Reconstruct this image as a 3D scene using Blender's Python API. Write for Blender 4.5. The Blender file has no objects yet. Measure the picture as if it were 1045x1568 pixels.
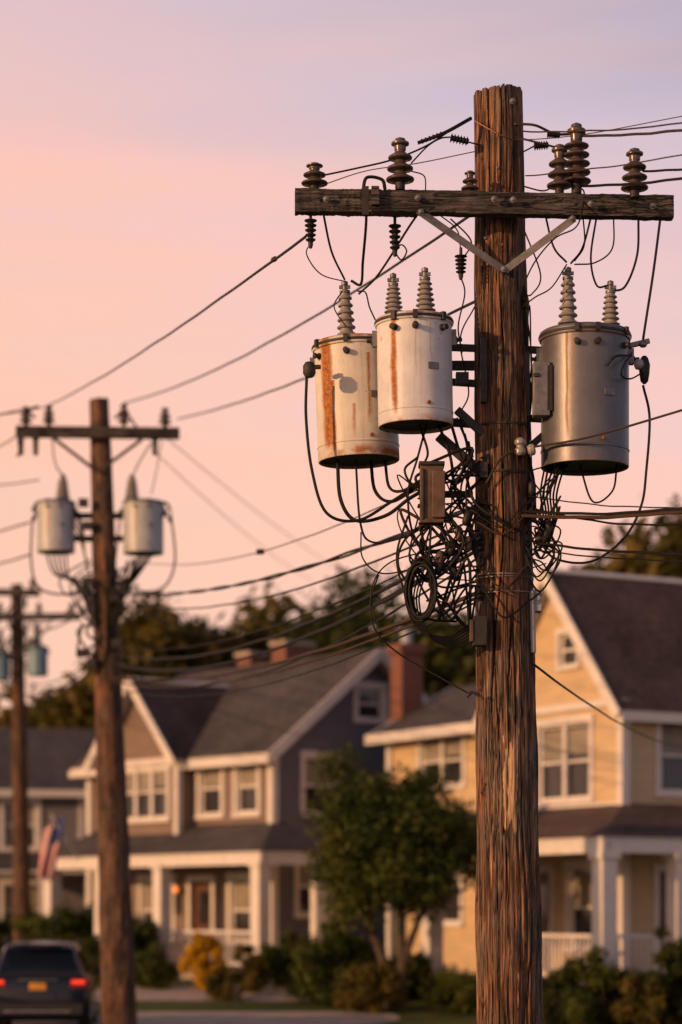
import bpy, math, random, bmesh
import numpy as np
from mathutils import Vector, Matrix, noise as mn
random.seed(7); rng=np.random.default_rng(7)
F=3702.0; CH=2.2
def W(px,py,d): return Vector(((px-522.5)*d/F, d, CH+(1400-py)*d/F))
scene=bpy.context.scene
# ---------------------------------------------------------------- materials
def newmat(name):
    m=bpy.data.materials.new(name); m.use_nodes=True
    nt=m.node_tree; b=nt.nodes['Principled BSDF']; return m,nt,b
def N(nt,t,**k):
    n=nt.nodes.new(t)
    for a,v in k.items(): setattr(n,a,v)
    return n
def ramp(nt,fac,stops):
    r=N(nt,'ShaderNodeValToRGB'); el=r.color_ramp.elements
    while len(el)<len(stops): el.new(0.5)
    for e,(p,c) in zip(el,stops):
        e.position=p; e.color=(c[0],c[1],c[2],1) if hasattr(c,'__len__') else (c,c,c,1)
    nt.links.new(fac,r.inputs[0]); return r.outputs[0]
def noise(nt,vec,scale,detail=4,rough=.55,dist=0):
    n=N(nt,'ShaderNodeTexNoise'); n.inputs['Scale'].default_value=scale; n.inputs['Detail'].default_value=detail
    n.inputs['Roughness'].default_value=rough; n.inputs['Distortion'].default_value=dist
    nt.links.new(vec,n.inputs['Vector']); return n.outputs[0]
def objc(nt,scale=(1,1,1)):
    t=N(nt,'ShaderNodeTexCoord'); m=N(nt,'ShaderNodeMapping'); m.inputs['Scale'].default_value=scale
    nt.links.new(t.outputs['Object'],m.inputs[0]); return m.outputs[0]
def math_(nt,op,a,b=None,c=None,clamp=False):
    n=N(nt,'ShaderNodeMath',operation=op); n.use_clamp=clamp
    for i,v in enumerate((a,b,c)):
        if v is None: continue
        if isinstance(v,(int,float)): n.inputs[i].default_value=v
        else: nt.links.new(v,n.inputs[i])
    return n.outputs[0]
def mix(nt,f,a,b,mode='MIX'):
    n=N(nt,'ShaderNodeMix',data_type='RGBA',blend_type=mode)
    for s,v in ((0,f),(6,a),(7,b)):
        if isinstance(v,(int,float)): n.inputs[s].default_value=v
        elif isinstance(v,tuple): n.inputs[s].default_value=(*v[:3],1)
        else: nt.links.new(v,n.inputs[s])
    return n.outputs[2]
def bump(nt,b,h,strength=.5,dist=.01):
    n=N(nt,'ShaderNodeBump'); n.inputs['Strength'].default_value=strength; n.inputs['Distance'].default_value=dist
    nt.links.new(h,n.inputs['Height']); nt.links.new(n.outputs[0],b.inputs['Normal'])
def simple(name,col,rough=.6,metal=0,var=.25,scale=8,bmp=.1,spec=.5):
    m,nt,b=newmat(name); v=objc(nt); n=noise(nt,v,scale,5)
    c=ramp(nt,n,[(.25,tuple(x*(1-var) for x in col)),(.75,tuple(min(1,x*(1+var)) for x in col))])
    nt.links.new(c,b.inputs['Base Color']); b.inputs['Roughness'].default_value=rough; b.inputs['Metallic'].default_value=metal
    b.inputs['Specular IOR Level'].default_value=spec
    if bmp: bump(nt,b,n,bmp,.01)
    return m
def wood_mat(name,c0,c1,c2,axis='z',patch=None,grey=.5,crk=False,gcol=(.17,.125,.095)):
    m,nt,b=newmat(name)
    s={'z':(1,1,.04),'x':(.05,1,1)}[axis]
    v=objc(nt,s); n1=noise(nt,v,10,8,.78,.4); n2=noise(nt,v,70,6,.75,.2); big=noise(nt,objc(nt,(1.3,1.3,.7)),2.4,6,.6)
    col=ramp(nt,n1,[(.32,c0),(.45,c1),(.56,c2),(.68,tuple(x*y for x,y in zip(c2,(1.7,2.1,2.6))))])
    fib=ramp(nt,n2,[(.36,.08),(.5,.85),(.64,1.6)])
    col=mix(nt,1.0,col,fib,'MULTIPLY')
    tone=ramp(nt,noise(nt,objc(nt,(1,1,.35)),5.5,5,.6,.5),[(.35,.42),(.5,1.0),(.65,1.45)]); col=mix(nt,1.0,col,tone,'MULTIPLY')
    gf=ramp(nt,big,[(.44,.0),(.60,grey)])
    col=mix(nt,gf,col,mix(nt,1.0,gcol,fib,'MULTIPLY'))
    n3=noise(nt,v,20,3,.5,.7)
    cr=ramp(nt,math_(nt,'ABSOLUTE',math_(nt,'SUBTRACT',n3,.5)),[(.0,0.05),(.03,1.0)])
    col=mix(nt,.8,col,mix(nt,1.0,col,cr,'MULTIPLY'))
    h=math_(nt,'ADD',math_(nt,'MULTIPLY',n2,.7),cr)
    if crk:
        a=N(nt,'ShaderNodeAttribute',attribute_name='crk'); k=math_(nt,'SUBTRACT',1.0,math_(nt,'MULTIPLY',a.outputs['Fac'],.93),clamp=True)
        cb=N(nt,'ShaderNodeCombineXYZ'); [nt.links.new(k,cb.inputs[i]) for i in range(3)]
        col=mix(nt,1.0,col,cb.outputs[0],'MULTIPLY')
    if patch:
        x0,z0,hw,hh=patch
        sp=N(nt,'ShaderNodeSeparateXYZ'); nt.links.new(objc(nt),sp.inputs[0])
        nn=noise(nt,objc(nt,(1,1,.12)),24,4)
        dx=math_(nt,'DIVIDE',math_(nt,'ABSOLUTE',math_(nt,'SUBTRACT',sp.outputs[0],x0)),hw)
        dz=math_(nt,'DIVIDE',math_(nt,'ABSOLUTE',math_(nt,'SUBTRACT',sp.outputs[2],z0)),hh)
        q=math_(nt,'ADD',math_(nt,'MAXIMUM',dx,dz),math_(nt,'MULTIPLY',math_(nt,'SUBTRACT',nn,.5),2.4))
        msk=math_(nt,'LESS_THAN',q,.95); msk=math_(nt,'MULTIPLY',msk,math_(nt,'LESS_THAN',sp.outputs[1],0.0))
        col=mix(nt,msk,col,mix(nt,1.0,(.62,.40,.24),ramp(nt,n2,[(.34,.35),(.6,1.1)]),'MULTIPLY'))
    nt.links.new(col,b.inputs['Base Color']); b.inputs['Roughness'].default_value=.66; b.inputs['Specular IOR Level'].default_value=.35
    bump(nt,b,h,1.0,.012)
    return m
def tank_mat(name,base,rough,metal,stripes,rust=1.0,zr=(.0,1.0),dirt=.5):
    m,nt,b=newmat(name); co=objc(nt); sp=N(nt,'ShaderNodeSeparateXYZ'); nt.links.new(co,sp.inputs[0])
    n=noise(nt,co,5,7,.65); st=noise(nt,objc(nt,(1,1,.05)),24,5,.6); fine=noise(nt,co,45,4)
    c=ramp(nt,n,[(.3,tuple(x*.8 for x in base)),(.7,tuple(x*1.1 for x in base))])
    c=mix(nt,ramp(nt,st,[(.50,0),(.75,dirt)]),c,(base[0]*.6,base[1]*.52,base[2]*.42))
    tot=None
    wob=math_(nt,'MULTIPLY',math_(nt,'SUBTRACT',noise(nt,objc(nt,(1,1,.35)),9,4),.5),.05)
    for (x0,w,s,za,zb) in stripes:
        d=math_(nt,'ABSOLUTE',math_(nt,'SUBTRACT',math_(nt,'ADD',sp.outputs[0],wob),x0))
        k=math_(nt,'SUBTRACT',1.0,math_(nt,'DIVIDE',d,w),clamp=True)
        k=math_(nt,'MULTIPLY',k,math_(nt,'LESS_THAN',sp.outputs[1],.02))
        za_=math_(nt,'DIVIDE',math_(nt,'SUBTRACT',sp.outputs[2],math_(nt,'ADD',za,math_(nt,'MULTIPLY',wob,3.0))),.12,clamp=True)
        zb_=math_(nt,'LESS_THAN',sp.outputs[2],zb)
        k=math_(nt,'MULTIPLY',math_(nt,'MULTIPLY',k,za_),math_(nt,'MULTIPLY',zb_,s*2.4))
        k=math_(nt,'MULTIPLY',k,math_(nt,'ADD',st,.35))
        tot=k if tot is None else math_(nt,'MAXIMUM',tot,k)
    e0=math_(nt,'SUBTRACT',1.0,math_(nt,'DIVIDE',math_(nt,'ABSOLUTE',math_(nt,'SUBTRACT',sp.outputs[2],zr[0])),.06),clamp=True)
    e1=math_(nt,'SUBTRACT',1.0,math_(nt,'DIVIDE',math_(nt,'ABSOLUTE',math_(nt,'SUBTRACT',sp.outputs[2],zr[1])),.05),clamp=True)
    e=math_(nt,'MULTIPLY',math_(nt,'MAXIMUM',e0,e1),ramp(nt,n,[(.40,0),(.56,1.3)]))
    sp2=ramp(nt,noise(nt,objc(nt,(1,1,.6)),11,6,.65),[(.64,0),(.69,.8)])
    e=math_(nt,'MULTIPLY',math_(nt,'MAXIMUM',e,sp2),rust)
    tot=e if tot is None else math_(nt,'MAXIMUM',tot,e)
    tot=math_(nt,'MULTIPLY',tot,ramp(nt,fine,[(.3,.5),(.6,1.3)]),clamp=True)
    rc=ramp(nt,fine,[(.3,(.15,.05,.018)),(.6,(.42,.15,.035)),(.8,(.52,.26,.08))])
    c=mix(nt,tot,c,rc); nt.links.new(c,b.inputs['Base Color'])
    b.inputs['Metallic'].default_value=metal; b.inputs['Specular IOR Level'].default_value=.4
    nt.links.new(math_(nt,'ADD',math_(nt,'MULTIPLY',tot,.35),math_(nt,'ADD',rough,math_(nt,'MULTIPLY',n,.15))),b.inputs['Roughness'])
    bump(nt,b,math_(nt,'ADD',fine,math_(nt,'MULTIPLY',n,1.5)),.14,.005); return m
def siding_mat(name,col):
    m,nt,b=newmat(name); sp=N(nt,'ShaderNodeSeparateXYZ'); nt.links.new(objc(nt),sp.inputs[0])
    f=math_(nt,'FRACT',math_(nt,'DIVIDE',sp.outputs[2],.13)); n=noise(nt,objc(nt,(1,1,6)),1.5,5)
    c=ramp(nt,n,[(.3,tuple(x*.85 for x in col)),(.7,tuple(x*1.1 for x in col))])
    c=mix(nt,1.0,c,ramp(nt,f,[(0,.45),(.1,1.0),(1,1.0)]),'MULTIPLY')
    nt.links.new(c,b.inputs['Base Color']); b.inputs['Roughness'].default_value=.6
    bump(nt,b,math_(nt,'SUBTRACT',1.0,f),.8,.02); return m
def shingle_mat(name,col):
    m,nt,b=newmat(name); co=objc(nt); sp=N(nt,'ShaderNodeSeparateXYZ'); nt.links.new(co,sp.inputs[0])
    f=math_(nt,'FRACT',math_(nt,'DIVIDE',sp.outputs[2],.11)); n=noise(nt,co,7,6,.7); n2=noise(nt,co,.8,4)
    c=ramp(nt,n,[(.3,tuple(x*.5 for x in col)),(.7,tuple(x*1.45 for x in col))])
    c=mix(nt,.7,c,mix(nt,1.0,c,ramp(nt,n2,[(.3,.6),(.7,1.35)]),'MULTIPLY'))
    c=mix(nt,1.0,c,ramp(nt,f,[(0,.5),(.2,1.0),(1,1.05)]),'MULTIPLY')
    nt.links.new(c,b.inputs['Base Color']); b.inputs['Roughness'].default_value=.9; b.inputs['Specular IOR Level'].default_value=.2; bump(nt,b,f,.5,.02); return m
def brick_mat(name):
    m,nt,b=newmat(name); bt=N(nt,'ShaderNodeTexBrick')
    t=N(nt,'ShaderNodeTexCoord'); cm=N(nt,'ShaderNodeCombineXYZ'); sp=N(nt,'ShaderNodeSeparateXYZ'); nt.links.new(t.outputs['Object'],sp.inputs[0])
    nt.links.new(math_(nt,'ADD',sp.outputs[0],sp.outputs[1]),cm.inputs[0]); nt.links.new(sp.outputs[2],cm.inputs[1]); nt.links.new(cm.outputs[0],bt.inputs[0])
    bt.inputs['Scale'].default_value=4; bt.inputs['Color1'].default_value=(.20,.055,.03,1); bt.inputs['Color2'].default_value=(.13,.04,.025,1); bt.inputs['Mortar'].default_value=(.22,.17,.14,1)
    nt.links.new(bt.outputs[0],b.inputs['Base Color']); b.inputs['Roughness'].default_value=.9; return m
def leaf_mat(name,dark,mid,light):
    m,nt,b=newmat(name); a=N(nt,'ShaderNodeAttribute',attribute_name='rnd')
    n=noise(nt,objc(nt),1.1,3); f=math_(nt,'ADD',math_(nt,'MULTIPLY',a.outputs['Fac'],.55),math_(nt,'MULTIPLY',n,.6))
    c=ramp(nt,f,[(.2,dark),(.55,mid),(.9,light)])
    nt.links.new(c,b.inputs['Base Color']); b.inputs['Roughness'].default_value=.6; b.inputs['Specular IOR Level'].default_value=.15
    tr=N(nt,'ShaderNodeBsdfTranslucent'); nt.links.new(c,tr.inputs[0]); mx=N(nt,'ShaderNodeMixShader'); mx.inputs[0].default_value=.35
    nt.links.new(b.outputs[0],mx.inputs[1]); nt.links.new(tr.outputs[0],mx.inputs[2]); nt.links.new(mx.outputs[0],nt.nodes['Material Output'].inputs[0]); return m
def emis(name,col,s):
    m,nt,b=newmat(name); b.inputs['Base Color'].default_value=(*col,1); b.inputs['Emission Color'].default_value=(*col,1); b.inputs['Emission Strength'].default_value=s; return m
def glass_mat(name,tint=(.02,.022,.028),spec=.6):
    m,nt,b=newmat(name); n=noise(nt,objc(nt),1.3,2); c=ramp(nt,n,[(.35,tint),(.7,tuple(x*2.2 for x in tint))])
    nt.links.new(c,b.inputs['Base Color']); b.inputs['Roughness'].default_value=.06; b.inputs['Specular IOR Level'].default_value=spec; bump(nt,b,n,.05,.05); return m

M_pole=wood_mat('pole_wood',(.022,.012,.009),(.13,.055,.026),(.27,.12,.055),'z',patch=(-.03,3.22,.058,.36),grey=.75,crk=True)
M_pole2=wood_mat('pole_wood_far',(.035,.017,.010),(.11,.045,.02),(.19,.08,.036),'z',grey=.4,crk=True)
M_arm=wood_mat('crossarm_wood',(.012,.010,.009),(.042,.032,.027),(.085,.066,.055),'x',grey=.6,gcol=(.10,.085,.075))
M_cer=simple('brown_ceramic',(.085,.062,.056),.25,0,.3,10,.03)
M_cerd=simple('dark_polymer',(.016,.014,.014),.5,0,.3,10,.05,.3)
M_bush=simple('grey_porcelain',(.26,.24,.225),.3,0,.3,9,.03)
M_galv=simple('galvanised_steel',(.18,.17,.17),.5,.5,.4,14,.1)
M_dsteel=simple('dark_steel',(.042,.038,.036),.6,.3,.4,14,.1,.3)
M_rusty=simple('rusty_bolt',(.22,.09,.04),.8,.1,.4,30,.2)
M_wire=simple('black_cable',(.010,.009,.009),.6,0,.3,5,0,.2)
M_wireb=simple('weathered_cable',(.050,.030,.022),.7,0,.3,5,0,.2)
M_copper=simple('copper_wire',(.30,.14,.08),.45,.7,.3,5,0)
M_tan_box=simple('weathered_box',(.10,.06,.038),.7,.1,.6,9,.3)
M_pvc=simple('grey_conduit',(.30,.31,.34),.5,0,.15,6,.05)
M_white=simple('white_trim',(.62,.58,.54),.55,0,.10,3,.03)
M_sid_grey=siding_mat('blue_grey_siding',(.115,.115,.145))
M_sid_tan=siding_mat('taupe_siding',(.19,.13,.10))
M_sid_cream=siding_mat('cream_siding',(.54,.40,.23))
M_sid_dk=siding_mat('dark_siding',(.16,.145,.15))
M_sh_grey=shingle_mat('grey_shingles',(.070,.062,.064))
M_sh_br=shingle_mat('brown_shingles',(.080,.055,.048))
M_brick=brick_mat('red_brick'); M_glass=glass_mat('window_glass',(.02,.018,.02),.5)
M_blind=simple('window_blind',(.24,.21,.17),.8,0,.2,2,0)
M_door=simple('brown_door',(.10,.04,.02),.45,0,.2,4,.05)
M_conc=simple('concrete',(.34,.27,.22),.85,0,.25,2,.15)
M_asph=simple('asphalt',(.055,.052,.052),.9,0,.35,6,.2)
M_bark=simple('bark',(.075,.05,.034),.9,0,.4,10,.5)
M_leaf=leaf_mat('leaf_green',(.016,.028,.007),(.055,.078,.014),(.16,.15,.03))
M_leafd=leaf_mat('leaf_dark',(.014,.022,.007),(.042,.056,.014),(.11,.105,.025))
M_leafo=leaf_mat('leaf_olive',(.032,.032,.009),(.09,.078,.016),(.22,.14,.03))
M_leafy=leaf_mat('leaf_yellow',(.26,.14,.01),(.55,.31,.015),(.75,.46,.03))
def grass_mat():
    m,nt,b=newmat('grass'); co=objc(nt); n=noise(nt,co,.35,5); n2=noise(nt,co,18,4)
    c=ramp(nt,n,[(.3,(.045,.06,.014)),(.55,(.075,.09,.02)),(.75,(.13,.11,.035))]); c=mix(nt,1.0,c,ramp(nt,n2,[(.3,.6),(.7,1.3)]),'MULTIPLY')
    nt.links.new(c,b.inputs['Base Color']); b.inputs['Roughness'].default_value=.9; b.inputs['Specular IOR Level'].default_value=.15; bump(nt,b,n2,.7,.04); return m
M_grass=grass_mat()
# ---------------------------------------------------------------- mesh builder
def catmull(P,sub=8):
    P=[Vector(p) for p in P]
    if len(P)<3: return [P[0].lerp(P[1],i/sub) for i in range(sub+1)]
    Q=[P[0]*2-P[1]]+P+[P[-1]*2-P[-2]]; out=[]
    for i in range(1,len(Q)-2):
        for k in range(sub):
            t=k/sub; a,b,c,d=Q[i-1],Q[i],Q[i+1],Q[i+2]
            out.append(.5*((2*b)+(c-a)*t+(2*a-5*b+4*c-d)*t*t+(3*b-a-3*c+d)*t**3))
    out.append(P[-1]); return out
class MB:
    def __init__(s): s.v=[];s.f=[];s.m=[];s.mats=[]
    def add(s,vs,fs,mat):
        if mat not in s.mats: s.mats.append(mat)
        k=s.mats.index(mat); o=len(s.v); s.v+= [tuple(v) for v in vs]
        for f in fs: s.f.append(tuple(i+o for i in f)); s.m.append(k)
    def obox(s,c,sz,mat,u=Vector((1,0,0)),n=Vector((0,1,0))):
        u=Vector(u).normalized(); n=Vector(n); n=(n-u*n.dot(u)).normalized(); w=u.cross(n); c=Vector(c); vs=[]
        for i in (-.5,.5):
            for j in (-.5,.5):
                for k in (-.5,.5): vs.append(c+u*sz[0]*i+n*sz[1]*j+w*sz[2]*k)
        s.add(vs,[(0,1,3,2),(4,6,7,5),(0,4,5,1),(2,3,7,6),(0,2,6,4),(1,5,7,3)],mat)
    def beam(s,a,b,w,t,mat,n=Vector((0,1,0))):
        a=Vector(a);b=Vector(b); s.obox((a+b)/2,((b-a).length,t,w),mat,b-a,n)
    def tube(s,P,r,mat,seg=8,smooth=True,sub=8):
        P=catmull(P,sub) if smooth else [Vector(p) for p in P]
        vs=[];fs=[]; t=(P[1]-P[0]).normalized(); n=t.orthogonal().normalized()
        for i,p in enumerate(P):
            tt=(P[min(i+1,len(P)-1)]-P[max(i-1,0)])
            if tt.length>1e-9: t=tt.normalized()
            n=(n-t*n.dot(t)).normalized(); bb=t.cross(n); rr=r[min(i,len(r)-1)] if isinstance(r,(list,tuple)) else r
            for k in range(seg):
                a=2*math.pi*k/seg; vs.append(p+n*math.cos(a)*rr+bb*math.sin(a)*rr)
        for i in range(len(P)-1):
            for k in range(seg): fs.append((i*seg+k,i*seg+(k+1)%seg,(i+1)*seg+(k+1)%seg,(i+1)*seg+k))
        fs.append(tuple(range(seg))[::-1]); fs.append(tuple((len(P)-1)*seg+k for k in range(seg)))
        s.add(vs,fs,mat)
    def lathe(s,prof,base,mat,axis=Vector((0,0,1)),seg=28):
        axis=Vector(axis).normalized(); n=axis.orthogonal().normalized(); b=axis.cross(n); base=Vector(base); vs=[];fs=[]
        for r,z in prof:
            for k in range(seg):
                a=2*math.pi*k/seg; vs.append(base+axis*z+(n*math.cos(a)+b*math.sin(a))*max(r,1e-4))
        for i in range(len(prof)-1):
            for k in range(seg): fs.append((i*seg+k,i*seg+(k+1)%seg,(i+1)*seg+(k+1)%seg,(i+1)*seg+k))
        fs.append(tuple(range(seg))[::-1]); fs.append(tuple((len(prof)-1)*seg+k for k in range(seg)))
        s.add(vs,fs,mat)
    def slab(s,q,t,mat,mat2=None):
        q=[Vector(p) for p in q]; n=(q[1]-q[0]).cross(q[2]-q[0]).normalized()
        if n.z<0: n=-n; q=q[::-1]
        vs=q+[p-n*t for p in q]; k=len(q)
        s.add(vs,[tuple(range(k))],mat)
        s.add(vs,[tuple(range(k,2*k))[::-1]]+[(i,i+k,(i+1)%k+k,(i+1)%k) for i in range(k)],mat2 or mat)
    def fin(s,name,parent=None,origin=None,bevel=0,ang=35,attr=None):
        o=Vector(origin) if origin is not None else Vector((0,0,0))
        me=bpy.data.meshes.new(name); me.from_pydata([tuple(Vector(v)-o) for v in s.v],[],s.f)
        for m in s.mats: me.materials.append(m)
        me.polygons.foreach_set('material_index',s.m); me.polygons.foreach_set('use_smooth',[True]*len(s.f))
        me.update()
        bm=bmesh.new(); bm.from_mesh(me); bmesh.ops.recalc_face_normals(bm,faces=bm.faces); bm.to_mesh(me); bm.free()
        me.set_sharp_from_angle(angle=math.radians(ang))
        if attr is not None:
            a=me.attributes.new('crk','FLOAT','POINT'); a.data.foreach_set('value',attr)
        ob=bpy.data.objects.new(name,me); scene.collection.objects.link(ob); ob.location=o
        if parent: ob.parent=parent
        if bevel:
            b=ob.modifiers.new('b','BEVEL'); b.width=bevel; b.segments=2; b.limit_method='ANGLE'; b.angle_limit=math.radians(50)
        return ob
def empty(name,loc=(0,0,0),rz=0,rot=None):
    e=bpy.data.objects.new(name,None); scene.collection.objects.link(e); e.location=loc; e.rotation_euler=rot or (0,0,rz); e.empty_display_size=.3; return e
Z=Vector((0,0,1))
# ---------------------------------------------------------------- parts
def sheds(mb,base,H,r0,r1,n,mat,core=.45,axis=Z,seg=24):
    prof=[]
    for i in range(n):
        t=i/max(1,n-1); R=r0+(r1-r0)*t; z=H*i/n; h=H/n
        prof+=[(R*core,z),(R*max(core,.55),z+h*.12),(R*.95,z+h*.16),(R,z+h*.28),(R*.95,z+h*.40),(R*max(core+.04,.62),z+h*.62),(R*core,z+h*.8)]
    prof.append((r1*core,H)); mb.lathe(prof,base,mat,axis,seg)
def pin_insulator(mb,base,H,R,n=3,mat=None,seg=24):
    base=Vector(base); mat=mat or M_cer
    mb.lathe([(R*.35,0),(R*.35,H*.18)],base,M_dsteel,Z,12)
    sheds(mb,base+Z*H*.14,H*.62,R,R*.85,n,mat,.42,Z,seg)
    mb.lathe([(R*.4,0),(R*.42,H*.08),(R*.62,H*.11),(R*.62,H*.15),(R*.38,H*.18),(R*.36,H*.22),(R*.1,H*.25)],base+Z*H*.75,mat,Z,seg)
def wood_pole(name,xb,xt,rb,rt,ztop,y,mat,parent,seg=110,dz=.04,zb=-.3):
    mb=MB(); nz=int((ztop-zb)/dz); vs=[];fs=[];at=[]
    for i in range(nz+1):
        z=zb+(ztop-zb)*i/nz; t=(z)/(ztop); cx=xb+(xt-xb)*t; R=rb+(rt-rb)*t
        R*=1+.03*mn.noise(Vector((0,3.3,z*1.1)))
        for k in range(seg):
            a=2*math.pi*k/seg; ca,sa=math.cos(a),math.sin(a)
            wv=mn.noise(Vector((ca,sa,z*.9)))*.5+.05*mn.noise(Vector((ca*5,sa*5,z*6)))
            n1=mn.noise(Vector((ca*2.7+wv,sa*2.7,z*.30+7))); n2=mn.noise(Vector((ca*8+wv,sa*8,z*.75))); n4=mn.noise(Vector((ca*17+wv,sa*17,z*1.6+9)))
            n3=mn.noise(Vector((ca*2.1,sa*2.1,z*1.6+40)))
            fade=max(0,min(1,.55+2.2*mn.noise(Vector((ca*1.6,sa*1.6,z*.6+3))))); f2=max(0,min(1,.4+2.4*mn.noise(Vector((ca*2.6,sa*2.6,z*.9+13)))))
            c=max(0,1-abs(n1)/.06)*(.25+.75*fade); c2=max(0,1-abs(n2)/.11)*(.15+.85*f2); c3=max(0,1-abs(n4)/.16)*(1-.6*f2)
            r=R*(1+.04*n3+.035*n2+.012*n4)-R*.17*c-R*.07*c2-R*.02*c3
            zz=z
            if i==nz: zz=z+.015*ca+.02*mn.noise(Vector((ca*3,sa*3,1)))-.05*c-.03*c2
            vs.append((cx+r*ca,y+r*sa,zz)); at.append(min(1,c*1.1+c2*.75+c3*.3))
    for i in range(nz):
        for k in range(seg): fs.append((i*seg+k,i*seg+(k+1)%seg,(i+1)*seg+(k+1)%seg,(i+1)*seg+k))
    vs.append((xt,y,ztop+.0)); at.append(.5); c=len(vs)-1
    for k in range(seg): fs.append((nz*seg+k,nz*seg+(k+1)%seg,c))
    mb.add(vs,fs,mat); return mb.fin('shaft',parent,(xb,y,0),ang=70,attr=at)
def transformer(name,px,ptop,pbot,wpx,d,mat,tilt=0,bush=(),lugs=(),seg=56):
    s=d/F; R=wpx/2*s; c=W(px,pbot,d); ztop=W(px,ptop,d).z; H=ztop-c.z
    e=empty(name,c,rot=(0,tilt,0)); mb=MB()
    mb.lathe([(R*.93,.03),(R*.93,0),(R*.955,0),(R*.965,.004),(R*.965,H*.11),(R*.978,H*.115),(R*.978,H*.125),(R*.965,H*.13),(R*.965,H*.93),(R*.965,H*.955)],(0,0,0),mat,Z,seg)
    mb.lathe([(R*.93,.028),(R*.93,.035)],(0,0,0),M_dsteel,Z,seg)  # underside plate: shade below the tank put in as a dark colour
    mb.lathe([(R*.97,H*.93),(R*1.0,H*.932),(R*1.012,H*.945),(R*1.012,H*.975),(R*.995,H*.99),(R*.95,H*1.0),(R*.6,H*1.03),(R*.2,H*1.045),(0,H*1.047)],(0,0,0),mat,Z,seg)
    mb.fin('tank',e,ang=28)
    hw=MB()
    hw.lathe([(R*1.018,0),(R*1.025,.004),(R*1.025,.018),(R*1.018,.022)],(0,0,H*.948),M_dsteel,Z,seg)
    for a in lugs:
        a=math.radians(a); n=Vector((math.sin(a),-math.cos(a),0)); p=n*R*.965+Z*H*.86
        hw.lathe([(.026,0),(.026,.012),(.016,.014),(.016,.035),(.023,.036),(.023,.052),(.008,.058)],p,M_dsteel,n,12)
        hw.obox(n*R*1.02+Z*H*.965,(.035,.035,.06),M_dsteel,Vector((n.y,-n.x,0)),n)
    for sx in (-1,1):
        hw.obox((sx*R*1.0,0,H*.82),(.05,.07,.12),M_galv)
        hw.lathe([(.03,0),(.03,.02),(.015,.03),(.015,.06)],(sx*R*1.03,-.0,H*.80),M_dsteel,(sx,-.3,0),12)
    hw.lathe([(.014,0),(.014,.02),(.008,.025)],(R*.3,-R*.93,H*.16),M_rusty,(.3,-1,0),10)
    hw.obox((R*.45,-R*.87,H*.5),(.09,.012,.05),M_galv,Vector((.87,.45,0)),Vector((.45,-.87,0)))
    hw.fin('fittings',e)
    bm=MB()
    for (ox,oy,h,r) in bush:
        b=Vector((ox,oy,H*1.0)); h*=s
        bm.lathe([(r*1.9,-.02),(r*1.9,.025),(r*1.6,.035),(r*1.5,.055)],b,M_dsteel,Z,18)
        sheds(bm,b+Z*.05,h*.76,r*1.8,r*1.25,6,M_bush,.66,Z,24)
        bm.lathe([(r*.7,0),(r*.95,.01),(r*.95,.03),(r*.45,.04),(r*.4,.07),(r*.6,.075),(r*.6,.1),(r*.2,.11)],b+Z*(.04+h*.76),M_galv,Z,16)
        bm.obox(b+Z*(.09+h*.78),(.09,.025,.025),M_galv)
    bm.fin('bushings',e); return e,R,H
# ---------------------------------------------------------------- pole 1
D1=19.0; S1=D1/F
P1=empty('utility_pole',(0,0,0))
ztop=W(0,143,D1).z
def pcx(py): return 763+(py-145)*.0127
xt=W(pcx(143),0,D1).x; z0py=1400+CH/S1; xb=W(pcx(z0py),0,D1).x
wood_pole('shaft',xb,xt,(36+(z0py-145)*.0091)*S1*1.04,37*S1,ztop,D1,M_pole,P1,seg=220,dz=.024)
def w(px,py,dd=0.): return W(px,py,D1+dd)
arm=MB(); fr=-.27
def armseg(x0,y0,x1,y1,h,dd0,dd1,t=.11):
    a=w(x0,y0,dd0); b=w(x1,y1,dd1); n=80; vs=[];fs=[]
    dirv=(b-a).normalized(); side=dirv.cross(Z).normalized()
    ring=[(-1,-1),(-.5,-1),(0,-1),(.5,-1),(1,-1),(1,-.6),(1,-.2),(1,.2),(1,.6),(1,1),(.5,1),(0,1),(-.5,1),(-1,1),(-1,.6),(-1,.2),(-1,-.2),(-1,-.6)]; K=len(ring)
    for i in range(n+1):
        p=a.lerp(b,i/n)
        for k in range(K):
            u=ring[k]
            jit=.010*mn.noise(Vector((i*.10,k*1.7,x0*.1)))+.007*mn.noise(Vector((i*.5,k*2.1,9)))
            if abs(u[0])==1 and abs(u[1])<.7: jit-=u[0]*.012*max(0,1-abs(mn.noise(Vector((i*.05,u[1]*3,4))))/.08)
            m=.94 if abs(u[0])==1 and abs(u[1])==1 else 1
            vs.append(p+side*(u[0]*t/2*m+jit)+Z*(u[1]*h/2*m+jit*.7))
    for i in range(n):
        for k in range(K): fs.append((i*K+k,i*K+(k+1)%K,(i+1)*K+(k+1)%K,(i+1)*K+k))
    fs.append(tuple(range(K))); fs.append(tuple(n*K+k for k in range(K)))
    arm.add(vs,fs,M_arm)
armseg(452,309,640,312,.19,fr-.02,fr+.03,.12)
armseg(570,309.5,1030,319,.178,fr-.13,fr+.02,.12)
arm.fin('crossarm',P1,ang=50)
hd=MB()
hd.beam(w(640,322,fr-.15),w(772,414,-.24),.055,.012,M_galv); hd.beam(w(880,334,fr-.12),w(774,414,-.26),.055,.012,M_galv)
for (x,y,dd) in [(772,412,-.27),(645,325,fr-.17),(877,335,fr-.14),(757,305,fr-.17),(786,306,fr-.17),(640,303,fr-.19),(905,312,fr-.13),(500,305,fr-.1),(1000,316,fr-.1),(785,155,-.17)]:
    hd.lathe([(.026,0),(.026,.006),(.016,.008),(.016,.022),(.008,.026)],w(x,y,dd),M_galv,(0,-1,0),8)
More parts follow.
